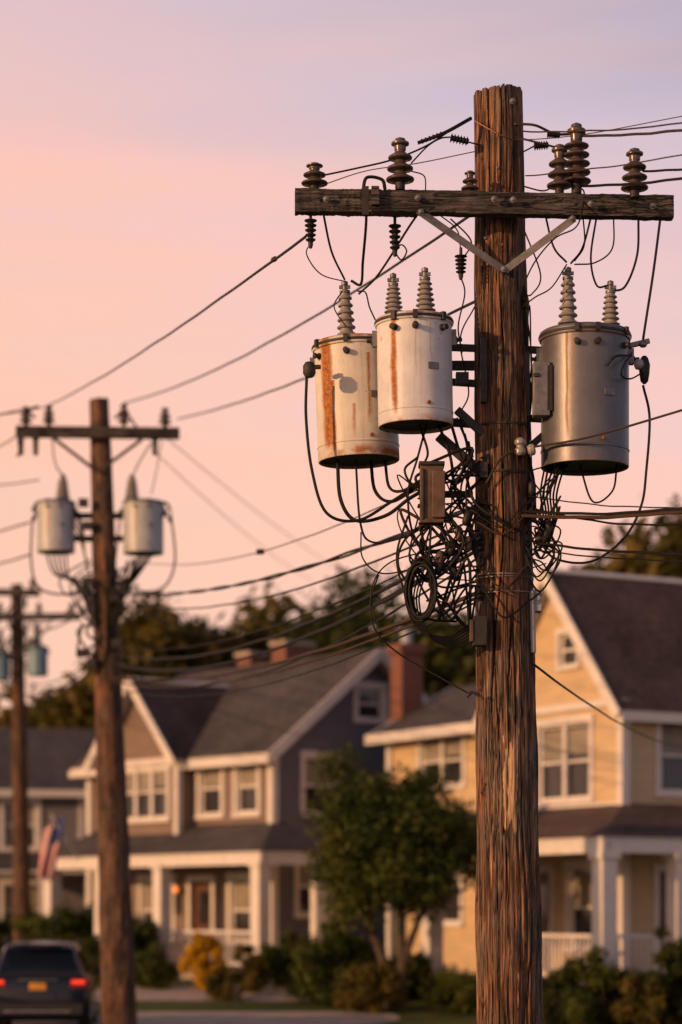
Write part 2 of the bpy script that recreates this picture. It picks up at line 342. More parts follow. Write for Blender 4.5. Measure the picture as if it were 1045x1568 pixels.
hd.obox(w(560,308,fr-.18),(.05,.04,.22),M_dsteel); hd.obox(w(575,300,fr-.21),(.06,.05,.14),M_arm)
random.seed(77)
for i in range(24):
    y=random.uniform(180,1000); x=pcx(y)+random.uniform(-26,26); hd.lathe([(.010,-.02),(.012,.012),(.004,.016)],w(x,y,-math.sqrt(max(.001,.19**2-((x-pcx(y))*S1)**2))),random.choice([M_galv,M_dsteel,M_rusty]),(0,-1,0),8)
for (x,yb,yt,r,n) in [(482,290,250,.105,2),(613,291,212,.112,3),(857,300,222,.10,3),(883,297,190,.115,5),(972,303,228,.108,3),(720,297,262,.07,2)]:
    pin_insulator(hd,w(x,yb,fr-(.02 if x<600 else .05)),(yb-yt)*S1,r,n)
for (x,y0,y1,r) in [(476,330,378,.05),(605,338,392,.05),(706,385,424,.05)]:
    a=w(x,y0,fr); L=(y1-y0)*S1; hd.lathe([(.012,-.03),(.012,.05)],a,M_dsteel,-Z,8); sheds(hd,a-Z*.03,L*.75,r,r*.8,5,M_cerd,.5,-Z,18)
    hd.lathe([(.016,0),(.02,.02),(.012,.05)],a-Z*(L*.75+.02),M_dsteel,-Z,10)
for (a,b,r) in [(w(645,217,-.25),w(680,204,-.25),.020),(w(690,211,-.2),w(718,217,-.2),.035),(w(818,224,-.2),w(840,222,-.2),.035),(w(838,206,-.25),w(858,207,-.25),.03)]:
    sheds(hd,a,(b-a).length,r,r,6,M_cerd,.6,b-a,16)
for (a,b,wd) in [(w(690,532,0),w(742,534,-.02),.05),(w(690,585,0),w(738,588,-.02),.05),(w(700,628,-.1),w(740,664,-.12),.06),(w(672,668,-.05),w(742,728,-.1),.075),(w(560,560,.2),w(735,560,.1),.07),(w(600,640,.2),w(735,650,.1),.06),(w(800,535,0),w(835,537,-.05),.05),(w(800,640,0),w(835,642,-.05),.05),(w(805,690,0),w(845,655,-.05),.05)]:
    hd.beam(a,b,wd,.05,M_dsteel)
hd.obox(w(741,568,-.15),(.05,.1,.5),M_dsteel); hd.obox(w(806,590,-.05),(.05,.12,.5),M_dsteel)
hd.obox(w(708,580,-.12),(.10,.08,.09),M_cerd); hd.obox(w(741,720,-.2),(.06,.05,.12),M_dsteel)
def band(py,h=.02,mat=M_galv,tl=0):
    c=w(pcx(py),py,0); r=(36+(py-145)*.0091)*S1*1.04
    hd.lathe([(r,-h/2),(r+.004,-h/2),(r+.004,h/2),(r,h/2)],c,mat,(tl,0,1),48)
for py,h,t in [(655,.02,0),(728,.02,.02),(884,.010,.03),(888,.007,.0),(911,.010,-.03)]: band(py,h,M_galv if h<.015 else M_dsteel,t)
hd.fin('pole_hardware',P1,bevel=.003)
bx=MB(); random.seed(8)
bx.obox(w(661,757,-.25),(.18,.16,.46),M_tan_box); bx.obox(w(661,712,-.26),(.20,.18,.03),M_dsteel); bx.obox(w(661,800,-.26),(.19,.17,.03),M_tan_box); bx.obox(w(672,757,-.345),(.1,.03,.36),M_tan_box)
bx.obox(w(648,757,-.34),(.02,.02,.40),M_dsteel); bx.obox(w(700,757,-.2),(.25,.04,.05),M_dsteel)
bx.obox(w(735,967,-.24),(.11,.12,.23),M_dsteel); bx.obox(w(722,967,-.24),(.03,.14,.17),M_tan_box)
bx.obox(w(821,921,-.05),(.085,.14,.17),M_pvc); bx.tube([w(815,905,-.12),w(816,950,-.12),w(817,1000,-.12)],.022,M_pvc,12)
bx.obox(w(829,597,-.22),(.13,.12,.42),M_galv); bx.obox(w(841,597,-.2),(.05,.16,.36),M_dsteel); bx.obox(w(822,574,-.285),(.05,.02,.03),M_dsteel)
bx.lathe([(.03,0),(.045,.02),(.045,.05),(.03,.06),(.03,.08),(.045,.09),(.045,.12),(.02,.14)],w(797,698,-.24),M_bush,Z,18)
bx.lathe([(.03,0),(.045,.02),(.045,.05),(.03,.06)],w(808,690,-.24),M_bush,(1,0,.2),18)
bx.lathe([(.03,0),(.05,.03),(.05,.09),(.03,.12)],w(474,578,-.2),M_dsteel,Z,14); bx.obox(w(482,562,-.1),(.10,.04,.03),M_dsteel)
bx.beam(w(962,530,-.1),w(995,522,-.1),.04,.03,M_galv); bx.lathe([(.012,0),(.03,.02),(.04,.08),(.045,.15),(.03,.2),(.015,.22)],w(987,588,-.12),M_cerd,Z,14)
bx.lathe([(.02,0),(.035,.02),(.02,.05)],w(985,532,-.12),M_galv,Z,12); bx.lathe([(.03,0),(.045,.03),(.03,.07)],w(972,560,-.14),M_pvc,(1,0,.3),14)
for (x,y,ax) in [(672,868,(.1,0,1)),(690,850,(.2,0,1)),(705,830,(-.1,0,1)),(716,845,(.05,0,1)),(668,880,(.5,0,1)),(712,805,(.3,0,1)),(700,890,(-.3,0,1)),(640,862,(1,0,.3)),(820,826,(1,0,.2)),(832,832,(.4,0,1)),(845,818,(-.3,0,1)),(815,760,(0,0,1))]:
    bx.lathe([(.015,0),(.028,.02),(.032,.03),(.032,.09),(.024,.11),(.012,.12)],w(x,y,-.28 if x<760 else -.2),M_tan_box if x in (672,716,705) else M_cerd,ax,12)
bx.fin('pole_boxes',P1,bevel=.006)
MT1=tank_mat('tank_cream',(.62,.58,.51),.40,0,[(-.235,.05,1.1,.05,.95),(-.20,.03,.8,.0,.6),(.10,.02,.5,.2,.8),(-.03,.022,.45,.12,.4),(.18,.02,.35,.3,.9)],1.0,(.03,.95),.5)
MT2=tank_mat('tank_white',(.64,.64,.65),.38,0,[(-.165,.028,.75,.05,.85),(.0,.010,.2,.3,.8),(.12,.008,.2,.4,.8)],.6,(.0,.82),.35)
MT3=tank_mat('tank_grey',(.15,.148,.16),.34,.45,[(-.17,.016,.3,.2,1.0),(-.12,.010,.2,.4,1.0)],.12,(.0,1.0),.4)
transformer('pole_transformer',550,525,707,129,D1+.30,MT1,math.radians(-2.2),bush=[(-.06,0,88,.045)],lugs=(-60,-12,35))
transformer('pole_transformer',637,489,654,119,D1-.27,MT2,math.radians(-1.0),bush=[(-.155,0,55,.042),(.09,-.02,64,.045)],lugs=(-32,0,45))
transformer('pole_transformer',896,509,717,139,D1-.05,MT3,0,bush=[(-.135,-.02,92,.045),(.20,0,66,.042)],lugs=(-15,10,55))
jw=MB()
def J(pts,r=.008,mat=M_wire): jw.tube([w(*p) if len(p)==3 else w(p[0],p[1],-.25) for p in pts],r,mat,6)
B=-.25
J([(476,372,fr),(470,390,fr),(492,420,0),(532,432,.25)],.005); J([(495,325,fr),(508,385,0),(528,428,.28)],.009)
J([(560,300,-.46),(561,340,-.4),(556,400,.1),(553,435,.25),(538,430,.28)],.011); J([(530,500,.1),(512,470,.1),(525,445,.2)],.005)
J([(548,446,.28),(560,448,.2),(566,470,0),(575,490,-.2)],.006)
J([(606,388,fr),(615,398,fr),(623,385,fr),(616,375,fr),(606,380,fr)],.006); J([(550,450,.25),(580,420,0),(625,350,fr),(640,328,fr)],.009)
J([(498,268,fr),(545,258,B),(600,245,B),(650,225,B),(690,200,B),(722,182,-.18)],.007); J([(640,219,B),(680,204,B),(722,181,-.18)],.014)
J([(490,285,fr),(560,262,B),(640,250,B),(728,232,-.1)],.004,M_copper)
J([(556,292,-.4),(562,272,-.4),(585,275,-.4),(590,290,-.4)],.014); J([(630,262,fr),(650,270,fr),(652,295,fr)],.005)
J([(690,210,-.2),(675,212,-.2),(655,224,-.2),(630,250,fr)],.006); J([(715,217,-.2),(735,222,-.15)],.006)
J([(690,335,-.25),(716,360,-.2),(722,375,-.2),(712,392,-.2)],.006); J([(672,328,-.25),(700,352,-.2),(706,385,fr)],.005)
J([(706,424,fr),(712,450,B),(702,500,B),(708,540,B)],.006); J([(727,470,-.1),(705,520,-.1),(718,600,-.1),(705,640,-.1),(725,700,-.1)],.006)
J([(880,205,fr),(850,205,B),(820,192,B),(790,190,-.15)],.010); J([(860,228,fr),(830,220,B),(790,210,-.15)],.008); J([(795,236,-.15),(818,224,-.2)],.006)
J([(800,285,-.3),(835,292,fr),(855,275,fr),(875,262,fr)],.006); J([(885,285,fr),(895,296,fr),(890,330,fr-.2),(880,350,fr-.1),(850,365,B),(820,400,B),(800,440,-.2)],.006)
J([(835,328,fr),(848,378,-.2),(868,402,-.15)],.008); J([(906,330,fr),(892,380,-.2),(874,404,-.15)],.008); J([(893,330,fr),(895,375,-.2),(880,400,-.15)],.006)
J([(914,330,fr),(905,395,-.2),(914,437,-.1),(932,437,-.05)],.008); J([(940,330,fr),(938,380,-.2),(912,402,-.1),(880,405,-.15)],.006)
J([(978,330,fr),(976,390,-.2),(958,438,-.1),(936,446,-.05)],.009); J([(1012,330,fr),(1001,415,-.2),(988,500,-.15),(985,520,-.12)],.010)
J([(868,405,-.12),(845,440,-.2),(820,455,-.2),(800,470,-.15)],.006); J([(800,345,fr),(828,420,-.2),(815,450,-.2),(803,452,-.1)],.006)
J([(985,590,-.12),(995,640,-.15),(990,720,-.2),(982,775,-.2),(955,825,-.2),(905,860,-.2),(850,855,-.2),(825,825,-.2)],.010)
J([(968,540,-.1),(955,560,-.4),(952,575,-.4),(966,580,-.3),(985,570,-.15)],.007); J([(945,712,-.05),(938,752,-.1),(908,768,-.1),(888,712,-.05)],.008)
J([(930,560,-.4),(945,545,-.35),(968,545,-.2)],.006)
J([(470,575,-.1),(469,640,-.1),(478,720,-.1),(500,785,-.1),(548,797,-.1),(600,768,-.15),(650,735,-.2)],.012)
J([(517,704,.2),(522,765,.1),(545,797,0),(590,790,-.1),(625,765,-.2),(650,750,-.2)],.015)
J([(568,706,.3),(575,752,.2),(600,768,.0),(640,745,-.2)],.014); J([(590,706,.3),(596,745,.2),(615,752,.0),(645,735,-.2)],.012)
J([(545,704,.2),(552,800,0),(570,830,-.1),(620,822,-.2),(660,800,-.2)],.009)
J([(553,815,-.1),(556,855,-.1),(585,878,-.1),(640,870,-.2)],.006); J([(580,880,-.1),(568,920,-.1),(575,965,-.1),(610,1000,-.1),(670,1035,-.15),(722,1064,-.22)],.007)
J([(640,645,-.2),(655,690,-.2),(650,710,-.25)],.010); J([(670,645,-.2),(690,700,-.2),(700,760,-.2),(735,790,-.25)],.012); J([(690,645,-.1),(712,720,-.2),(728,770,-.25),(770,800,-.3),(800,815,-.25)],.012)
J([(655,645,-.2),(640,700,-.2),(625,760,-.2),(640,830,-.22),(700,850,-.25),(735,830,-.2)],.009)
J([(745,740,-.25),(770,700,-.3),(815,685,-.25),(900,670,-.5),(1045,628,-.8),(1200,580,-1.2)],.010,M_wireb)
J([(640,700,-.3),(620,720,-.3),(640,745,-.3),(700,735,-.3),(735,720,-.25)],.010)
J([(650,800,-.25),(618,830,-.25),(610,865,-.25),(628,900,-.25)],.010); J([(660,806,-.25),(652,840,-.3),(662,870,-.3)],.008); J([(625,790,-.25),(608,850,-.25),(620,905,-.25),(650,945,-.25),(700,952,-.25)],.009)
J([(575,955,-.1),(570,900,-.1),(600,860,-.15),(680,840,-.2),(735,828,-.2)],.006)
for i in range(7):
    x=801+i*2.0; J([(796+i*1.5,400+i*15,-.1),(x+5*math.sin(i),470,-.12),(x+6*math.sin(i*2.1),545,-.1),(x+2,600,-.1),(x+5*math.cos(i*1.7),680,-.1),(x+6,740,-.1),(x+8,800,-.12)],random.choice([.006,.008,.010]))
random.seed(12)
def anc():
    return random.choice([(650+random.uniform(-8,20),714,-.28),(650+random.uniform(-8,20),800,-.28),(736,random.uniform(700,930),-.2),(736,random.uniform(700,930),-.2),(676,random.uniform(720,800),-.25),(640,random.uniform(735,800),-.25),(672,870,-.24),(705,835,-.24),(720,968,-.24),(742,728,-.15)])
for i in range(27):
    a,b=anc(),anc(); cx=random.uniform(655,712); cy=(a[1]+b[1])/2+random.uniform(-20,60); rr=random.uniform(18,52); s_=random.choice([-1,1])
    m1=(cx-s_*rr*random.uniform(.6,1.3),cy-rr*random.uniform(.1,.9),-.2-random.uniform(0,.15)); m2=(cx+random.uniform(-15,15),cy+rr*random.uniform(.6,1.5),-.2-random.uniform(0,.15)); m3=(min(742,cx+s_*rr*random.uniform(.5,1.2)),cy+random.uniform(-20,20),-.2-random.uniform(0,.12))
    J([a,m1,m2,m3,b] if i%3==0 else [a,m1,m2,b],random.choice([.006,.007,.009,.012]),M_wire if i%6 else M_wireb)
for i in range(5):
    y0=random.uniform(700,900); J([(random.uniform(650,700),y0+random.uniform(-30,30),-.2),(730,y0,-.26),(770,y0+random.uniform(-10,50),-.30),(806,y0+random.uniform(-20,40),-.24),(random.uniform(815,840),y0+random.uniform(-30,30),-.1)],random.choice([.005,.008]),M_wire if i%2 else M_wireb)
def ancr(): return random.choice([(806,random.uniform(700,880),-.12),(806,random.uniform(740,860),-.12),(random.uniform(835,875),712,-.1),(832,835,-.15),(820,828,-.15),(845,820,-.15)])
for i in range(17):
    a,b=ancr(),ancr(); cx=random.uniform(818,845); cy=(a[1]+b[1])/2+random.uniform(-20,50); rr=random.uniform(8,30); s_=random.choice([-1,1])
    J([a,(max(806,cx-s_*rr),cy-rr*.6,-.15-random.uniform(0,.1)),(cx,cy+rr*random.uniform(.8,1.6),-.15-random.uniform(0,.1)),(max(806,cx+s_*rr),cy,-.2),b],random.choice([.006,.007,.009]))
for i in range(12):   # hanging coil
    rx=random.uniform(17,24); ry=random.uniform(39,47); ox=random.uniform(-3,3); oy=random.uniform(-4,5); ph=random.uniform(0,6)
    J([(645+ox+rx*math.cos(ph+k*.7)*(1+random.uniform(-.04,.04)),903+oy+ry*math.sin(ph+k*.7),-.30-.012*i-.05*math.cos(ph+k*.7)) for k in range(10)],.009)
J([(645,862,-.3),(660,845,-.28),(690,850,-.25)],.018); bx2=MB()
for i in range(6):
    J([(626+i*6,870,-.2),(622+i*4,920,-.25),(640+i*4,962+i*3,-.25),(685+i*3,975+i*3,-.22),(722,955+i*5,-.24)],.007)
for i in range(4): J([(700+i*6,640+i*12,-.2),(715+i*3,690+i*8,-.25),(690+i*8,750,-.25),(720,800+i*8,-.25),(735,860+i*5,-.25)],.008)
for i in range(6): J([(835+i*6,712,-.05),(828+i*5,755,-.1),(832+i*4,790,-.1),(820+i*3,830,-.15)],.008)
J([(735,1066,-.27),(722,1060,-.27),(716,1068,-.27)],.010,M_dsteel)
J([(727,185,-.2),(770,208,-.26),(803,214,-.2),(900,205,-.3),(1045,178,-.5),(1300,130,-1)],.004,M_copper)
J([(755,330,-.3),(757,400,-.26),(752,480,-.26),(758,560,-.26)],.004); J([(770,416,-.27),(775,520,-.25),(768,640,-.25),(776,800,-.27),(770,900,-.28)],.005)
jw.fin('jumper_wires',P1)
# ---------------------------------------------------------------- pole 2 & 3
def far_pole(d,top,xt_px,xb_px,wt,wb,arm_,ins,tr,armm=M_arm,tmat=None):
    e=empty('utility_pole',(0,0,0)); s=d/F; zt=W(0,top,d).z
    wood_pole('shaft',W(xb_px,0,d).x,W(xt_px,0,d).x,wb/2*s,wt/2*s,zt,d,M_pole2,e,seg=48,dz=.12)
    mb=MB(); q=lambda x,y,dd=0.:W(x,y,d+dd)
    for (x0,y0,x1,y1) in arm_:
        mb.beam(q(x0,y0,-.3),q(x1,y1,-.3),.19,.14,armm)
        xm=(x0+x1)/2; mb.beam(q(xm-abs(x1-x0)*.27,y0+10,-.38),q(xm,y0+62,-.25),.06,.02,M_dsteel); mb.beam(q(xm+abs(x1-x0)*.27,y0+12,-.38),q(xm,y0+62,-.25),.06,.02,M_dsteel)
    for (x,yb,yt) in ins: pin_insulator(mb,q(x,yb,-.3),(yb-yt)*s,.12,3,seg=14)
    for (x0,y0,x1,y1) in arm_[:1]:
        for k in (.03,.12,.85): sheds(mb,q(x0+(x1-x0)*k,y0+10,-.3),.30,.07,.06,4,M_cerd,.5,-Z,12)
    mb.fin('crossarms',e,bevel=.01)
    for (x,yt,yb,wpx,bo) in tr: transformer('pole_transformer',x,yt,yb,wpx,d-.1,tmat,0,bush=[(bo,0,38,.075)],lugs=(-20,20),seg=32)
    return e
MTf=tank_mat('tank_far',(.42,.44,.46),.4,.1,[(-.1,.03,.3,.2,.8)],.3)
MTb=tank_mat('tank_blue',(.16,.27,.34),.4,.1,[],.2)
D2=42; D3=66
P2=far_pole(D2,612,152,184,30,56,[(25,661,275,664)],[(40,652,622),(75,652,620),(190,652,618),(253,654,624)],[(86,768,846,60,.12),(220,768,848,64,-.2)],tmat=MTf)
P3=far_pole(D3,895,26,36,18,30,[(-90,905,62,908),(-80,946,125,944)],[(0,940,922),(60,940,922),(110,940,922),(50,903,885)],[(1,1000,1042,30,.0),(58,990,1035,32,.0)],tmat=MTb)
fw=MB()
def G(pts,d,r=.012,mat=M_wire): fw.tube([W(p[0],p[1],d+(p[2] if len(p)>2 else -.2)) for p in pts],r,mat,5)
random.seed(3)
G([(50,790),(48,860),(60,900),(100,910),(140,895)],D2,.02); G([(262,785),(268,860),(250,900),(215,905),(180,890)],D2,.02)
G([(80,672),(85,710),(98,730)],D2,.014); G([(232,678),(215,705),(205,725)],D2,.014); G([(248,675),(240,720),(232,757)],D2,.01); G([(28,672),(30,690),(26,700)],D2,.02)
G([(175,640),(190,632),(200,640),(210,655)],D2,.02); G([(55,640),(45,628),(60,622)],D2,.02)
for sx,ex in ((50,118),(262,190)):
    for yy in (782,800): G([(sx,yy),(sx+(ex-sx)*.1,yy-12),(sx+(ex-sx)*.2,yy-8)],D2,.025)
for x0,x1 in ((112,142),(165,196)):
    fw.beam(W(x0,790,D2),W(x1,790,D2),.1,.08,M_dsteel); fw.beam(W(x0,825,D2),W(x1,825,D2),.1,.08,M_dsteel)
for i in range(22):
    sd=random.choice([-1,1]); a=(152+sd*random.uniform(8,14),random.uniform(840,1010)); b=(152+sd*random.uniform(5,14),random.uniform(860,1030)); cx=152+sd*random.uniform(20,60); cy=random.uniform(865,940)
    G([(a[0],a[1],-.2),(cx,cy-random.uniform(0,20),-.3),(cx-sd*12,cy+random.uniform(5,35),-.3),(b[0],b[1],-.2)],D2,.016)
for i in range(5): G([(100+i*4,760+i*14),(125,800+i*8),(130,850),(142,900)],D2,.018); G([(185-i,780+i*12),(180,830),(172+i,870),(168,920+i*5)],D2,.018)
for i in range(5): G([(70+i*8,845),(85+i*5,880),(125,890+i*5),(150,930+i*8)],D2,.018); G([(215+i*5,847),(200+i*3,880),(185,900+i*4),(165,930+i*6)],D2,.018)
for i in range(8): G([(random.uniform(125,180),random.uniform(900,1000)),(random.uniform(115,190),random.uniform(950,1010)),(random.uniform(140,170),random.uniform(980,1040))],D2,.022)
for (x,y) in [(135,890),(130,905),(175,915),(190,900),(128,1000),(140,1015),(178,985),(128,770),(135,805)]: fw.obox(W(x,y,D2-.25),(.16,.12,.14),M_dsteel)
fw.fin('jumper_wires',P2)
fw=MB()
for i in range(14):
    a=(30+random.uniform(-5,5),random.uniform(940,1060)); G([a,(random.uniform(5,60),random.uniform(950,1040)),(random.uniform(5,60),random.uniform(950,1050)),(32,random.uniform(960,1060))],D3,.02)
fw.fin('jumper_wires',P3)
# ---------------------------------------------------------------- overhead lines
def span(a,b,sag,r=.012,mat=M_wire,n=40,name='overhead_cable',tw=0,k=1):
    mb=MB(); a=Vector(a);b=Vector(b)
    for j in range(k):
        ph=2*math.pi*j/k; P=[]
        for i in range(n+1):
            t=i/n; p=a.lerp(b,t); p=p-Z*sag*4*t*(1-t)
            wob=.010*mn.noise(Vector((t*14,a.x+j,b.z))) 
            P.append(p+Vector((math.cos(ph+t*40)*tw,0,math.sin(ph+t*40)*tw+wob)))
        mb.tube(P,r,mat,6,smooth=False)
    return mb.fin(name)
a0=w(468,362,fr); b0=W(72,622,D2-.3); span(a0,b0,.10,.012); span(w(720,330,.1),W(190,617,D2-.3),.22,.012); span(w(728,462,.15),W(272,641,D2-.3),.12,.012)
mbk=MB(); q_=a0.lerp(b0,.055)-Z*.02; mbk.lathe([(.014,0),(.022,.03),(.022,.12),(.012,.16)],q_,M_wireb,(b0-a0),8); mbk.fin('cable_splice')
span(w(740,700,-.2),W(225,862,D2-.3),.30,.007,n=70); s1=w(740,700,-.2).lerp(W(225,862,D2-.3),.47)-Z*.30
mbk=MB(); mbk.obox(s1,(.09,.06,.06),M_cerd); mbk.lathe([(.01,0),(.025,.03),(.01,.06)],s1,M_cerd,(1,0,0),8); mbk.fin('cable_clamp')
span(w(738,770,-.2),W(165,905,D2-.25),.30,.012,n=70,tw=.012,k=2); span(w(738,788,-.2),W(165,915,D2-.25),.42,.010,n=60)
for (y0,y1,sg,r) in [(822,1000,.42,.018),(830,1010,.5,.014),(838,1016,.45,.016),(850,1022,.62,.010),(816,990,.36,.008)]:
    span(w(738,y0,-.2),W(168,y1,D2-.25),sg,r,n=60)
span(w(738,905,-.2),W(168,1036,D2-.25),.30,.018,M_wireb,n=60); span(w(738,912,-.2),W(168,1042,D2-.25),.35,.013,M_wireb,n=60); span(w(738,918,-.15),W(168,1050,D2-.25),.42,.008)
for (x,y,dd,x2,y2,sg,r,m) in [(885,207,fr,1400,108,.12,.010,M_wireb),(800,200,-.2,1400,100,.14,.006,M_wireb),(805,268,-.1,1400,140,.1,.005,M_wireb),(885,284,fr,1400,175,.12,.010,M_wire),(985,262,fr,1400,170,.1,.009,M_wire),
      (800,790,-.25,1400,725,.10,.014,M_wireb),(800,783,-.25,1400,712,.12,.011,M_wire),(820,780,-.2,1400,735,.2,.008,M_wire),(820,832,-.15,1400,852,.05,.010,M_wire),(820,843,-.15,1400,862,.05,.006,M_wire),(810,760,-.2,1400,755,.1,.005,M_wire)]:
    span(w(x,y,dd),W(x2,y2,15.5),sg,r,m)
span(w(818,1018,-.1),W(1075,1140,49.5),.25,.010)
span(W(40,625,D2-.3),W(-300,600,30),.25,.012); span(W(75,622,D2-.3),W(-300,655,30),.1,.010); span(W(30,665,D2-.3),W(-200,760,60),.2,.014); span(W(60,735,D2),W(-150,740,D2+8),.1,.012)
for (a,b) in [((140,900),(40,950)),((140,1015),(40,1050)),((140,925),(30,955)),((140,1025),(35,1060)),((150,1000),(35,1040)),((145,890),(110,940))]:
    span(W(*a,D2-.2),W(*b,D3-.2),.3,.016)
for (a,b) in [((28,955),(-200,990)),((30,1045),(-200,1100)),((30,935),(-200,945)),((45,800),(-200,830)),((45,850),(-200,880)),((30,1055),(-200,1085))]: span(W(*a,D3 if a[1]>900 else D2),W(*b,60),.2,.016)
span(W(252,668,D2-.3),W(560,895,88),.2,.009,M_wireb); span(W(235,690,D2-.3),W(480,890,88),.2,.009,M_wireb); span(W(185,895,D2-.2),W(420,925,80),.8,.012,M_wireb); span(W(185,905,D2-.2),W(345,968,58),.3,.012)
span(W(190,1025,D2-.2),W(585,1135,59),.35,.010)
# ---------------------------------------------------------------- ground
def gh(y):
    t=max(0,min(1,(y-46)/12)); return .6*t*t*(3-2*t)
ys=[-60,-20,0,20,40]+[46+.25*i for i in range(50)]+[60,80,120,200,400,900,2500]
def sheet(name,xf0,xf1,yr,mat,off,parent=None):
    vs=[];fs=[]; yy=[yr[0]]+[y for y in ys if yr[0]<y<yr[1]]+[yr[1]]
    for y in yy: vs+=[(xf0(y),y,gh(y)+off),(xf1(y),y,gh(y)+off)]
    for j in range(len(yy)-1): k=j*2; fs.append((k,k+1,k+3,k+2))
    mb=MB(); mb.add(vs,fs,mat); return mb.fin(name,parent)
sheet('ground',lambda y:-2500,lambda y:2500,(-60,2500),M_grass,0)
def kerbx(y):
    if y<42: return .85-(y-19)*.2283
    if y<47: return -4.4-(y-42)*.03
    return -4.55-(y-47)*.25
sheet('street',lambda y:kerbx(y)-8.5,lambda y:kerbx(y)-.15,(-55,150),M_asph,.008)
def kerb():
    mb=MB(); yy=[-55,0,19,30,42,47]+[48+i for i in range(12)]+[80,150]
    for a,b in zip(yy[:-1],yy[1:]):
        p=[(kerbx(a)-.15,a,gh(a)-.05),(kerbx(a),a,gh(a)-.05),(kerbx(a),a,gh(a)+.13),(kerbx(a)-.15,a,gh(a)+.13)]
        q=[(kerbx(b)-.15,b,gh(b)-.05),(kerbx(b),b,gh(b)-.05),(kerbx(b),b,gh(b)+.13),(kerbx(b)-.15,b,gh(b)+.13)]
        mb.add(p+q,[(0,1,5,4),(1,2,6,5),(2,3,7,6),(3,0,4,7)],M_conc)
    return mb.fin('kerb')
kerb()
sheet('sidewalk',lambda y:-4.3,lambda y:1.2-(y-49)**2*.25-(.8 if y>50.5 else 0),(46.0,50.2),M_conc,.012)
sheet('driveway',lambda y:-6+max(0,(y-53)*.3),lambda y:-.9-.25*(y-54),(52.2,55.6),M_conc,.016)
# ---------------------------------------------------------------- houses
def wall(mb,o,u,Wd,z0,z1,ops,mat):
    o=Vector(o);u=Vector(u); xs=sorted({0,Wd,*[a for q in ops for a in (q[0],q[2])]}); zs=sorted({z0,z1,*[a for q in ops for a in (q[1],q[3])]})
    for i in range(len(xs)-1):
        for j in range(len(zs)-1):
            cx=(xs[i]+xs[i+1])/2; cz=(zs[j]+zs[j+1])/2
            if any(q[0]<cx<q[2] and q[1]<cz<q[3] for q in ops): continue
            P=lambda x,z:(o.x+u.x*x,o.y+u.y*x,z)
            mb.add([P(xs[i],zs[j]),P(xs[i+1],zs[j]),P(xs[i+1],zs[j+1]),P(xs[i],zs[j+1])],[(0,1,2,3)],mat)
def window(mb,o,u,n,q,cols=1,trim=.13,door=False,blind=.5):
    o=Vector(o);u=Vector(u);n=Vector(n); x0,z0,x1,z1=q; cx=(x0+x1)/2; cz=(z0+z1)/2; wd=x1-x0; h=z1-z0
    def b(x,z,dn,sx,sn,sz,m): c=o+u*x+n*dn; c.z=z; mb.obox(c,(sx,sn,sz),m,u,n)
    for sx in (-1,1): b(cx+sx*(wd/2+trim/2),cz,.0,trim,.10,h,M_white)
    b(cx,z1+trim*.6,.0,wd+trim*2.3,.13,trim*1.2,M_white); 
    if not door: b(cx,z0-trim*.4,.0,wd+trim*2.3,.15,trim*.8,M_white)
    cw=wd/cols
    for i in range(cols):
        c0=x0+cw*(i+.5)
        if i: b(x0+cw*i,cz,-.03,.12,.08,h,M_white)
        if door:
            b(c0,cz,-.12,cw-.02,.05,h,M_door); b(c0,z0+h*.68,-.085,cw*.5,.02,h*.4,M_glass)
        else:
            b(c0,cz,-.10,cw,.01,h,M_glass); b(c0,cz,-.06,cw,.05,.06,M_white)
            for sx in (-1,1): b(c0+sx*(cw/2-.03),cz,-.065,.06,.04,h,M_white)
            b(c0,z1-.03,-.065,cw-.12,.04,.06,M_white); b(c0,z0+.03,-.065,cw-.12,.04,.06,M_white)
            bl=blind*random.uniform(.75,1.1)
            if blind: b(c0,z1-.06-h*bl/2,-.09,cw-.12,.008,h*bl-.1,M_blind)
def hip_wrap(mb,x1,y1,z0,z1,dep,mat):
    mb.slab([(-dep,-dep,z0),(-dep,y1,z0),(0,y1,z1),(0,0,z1)],.10,mat,M_white); mb.slab([(-dep,-dep,z0),(x1,-dep,z0),(x1,0,z1),(0,0,z1)],.10,mat,M_white)
    mb.obox((-dep+.08,(y1-dep)/2,z0-.20),(.14,y1+dep,.22),M_white); mb.obox(((x1-dep)/2+.1,-dep+.08,z0-.203),(x1+dep-.2,.14,.22),M_white)
def column(mb,x,y,z0,z1,wd=.34):
    mb.obox((x,y,(z0+z1)/2),(wd,wd,z1-z0),M_white); mb.obox((x,y,z0+.12),(wd*1.35,wd*1.35,.24),M_white); mb.obox((x,y,z1-.08),(wd*1.3,wd*1.3,.16),M_white)
def railing(mb,a,b,z0,h=.9):
    a=Vector((*a,0));b=Vector((*b,0)); L=(b-a).length; u=(b-a)/L; n=Vector((u.y,-u.x,0)); c=(a+b)/2
    mb.obox(Vector((c.x,c.y,z0+h)),(L,.08,.07),M_white,u,n); mb.obox(Vector((c.x,c.y,z0+.12)),(L,.06,.06),M_white,u,n)
    k=int(L/.14)
    for i in range(1,k): p=a+u*L*i/k; mb.obox(Vector((p.x,p.y,z0+h/2+.05)),(.035,.035,h-.18),M_white,u,n)
X_=Vector((1,0,0)); Y_=Vector((0,1,0))
HL=empty('suburban_house',(-1.69,60,0),math.radians(40))
La,Lb,ez,rz_=8.0,6.4,6.4,8.9
m=MB()
opsB=[(1.0,4.75,2.1,6.15),(.8,2.2,1.9,3.6)]; wall(m,(0,0,0),X_,Lb,.4,ez,opsB,M_sid_grey)
opsA=[(.6,4.75,1.45,6.1),(2.1,4.75,3.0,6.1),(.6,1.5,1.7,3.1),(2.5,.92,3.4,3.05),(4.2,1.5,5.6,3.1)]; wall(m,(0,0,0),Y_,La,.4,ez,opsA,M_sid_tan)
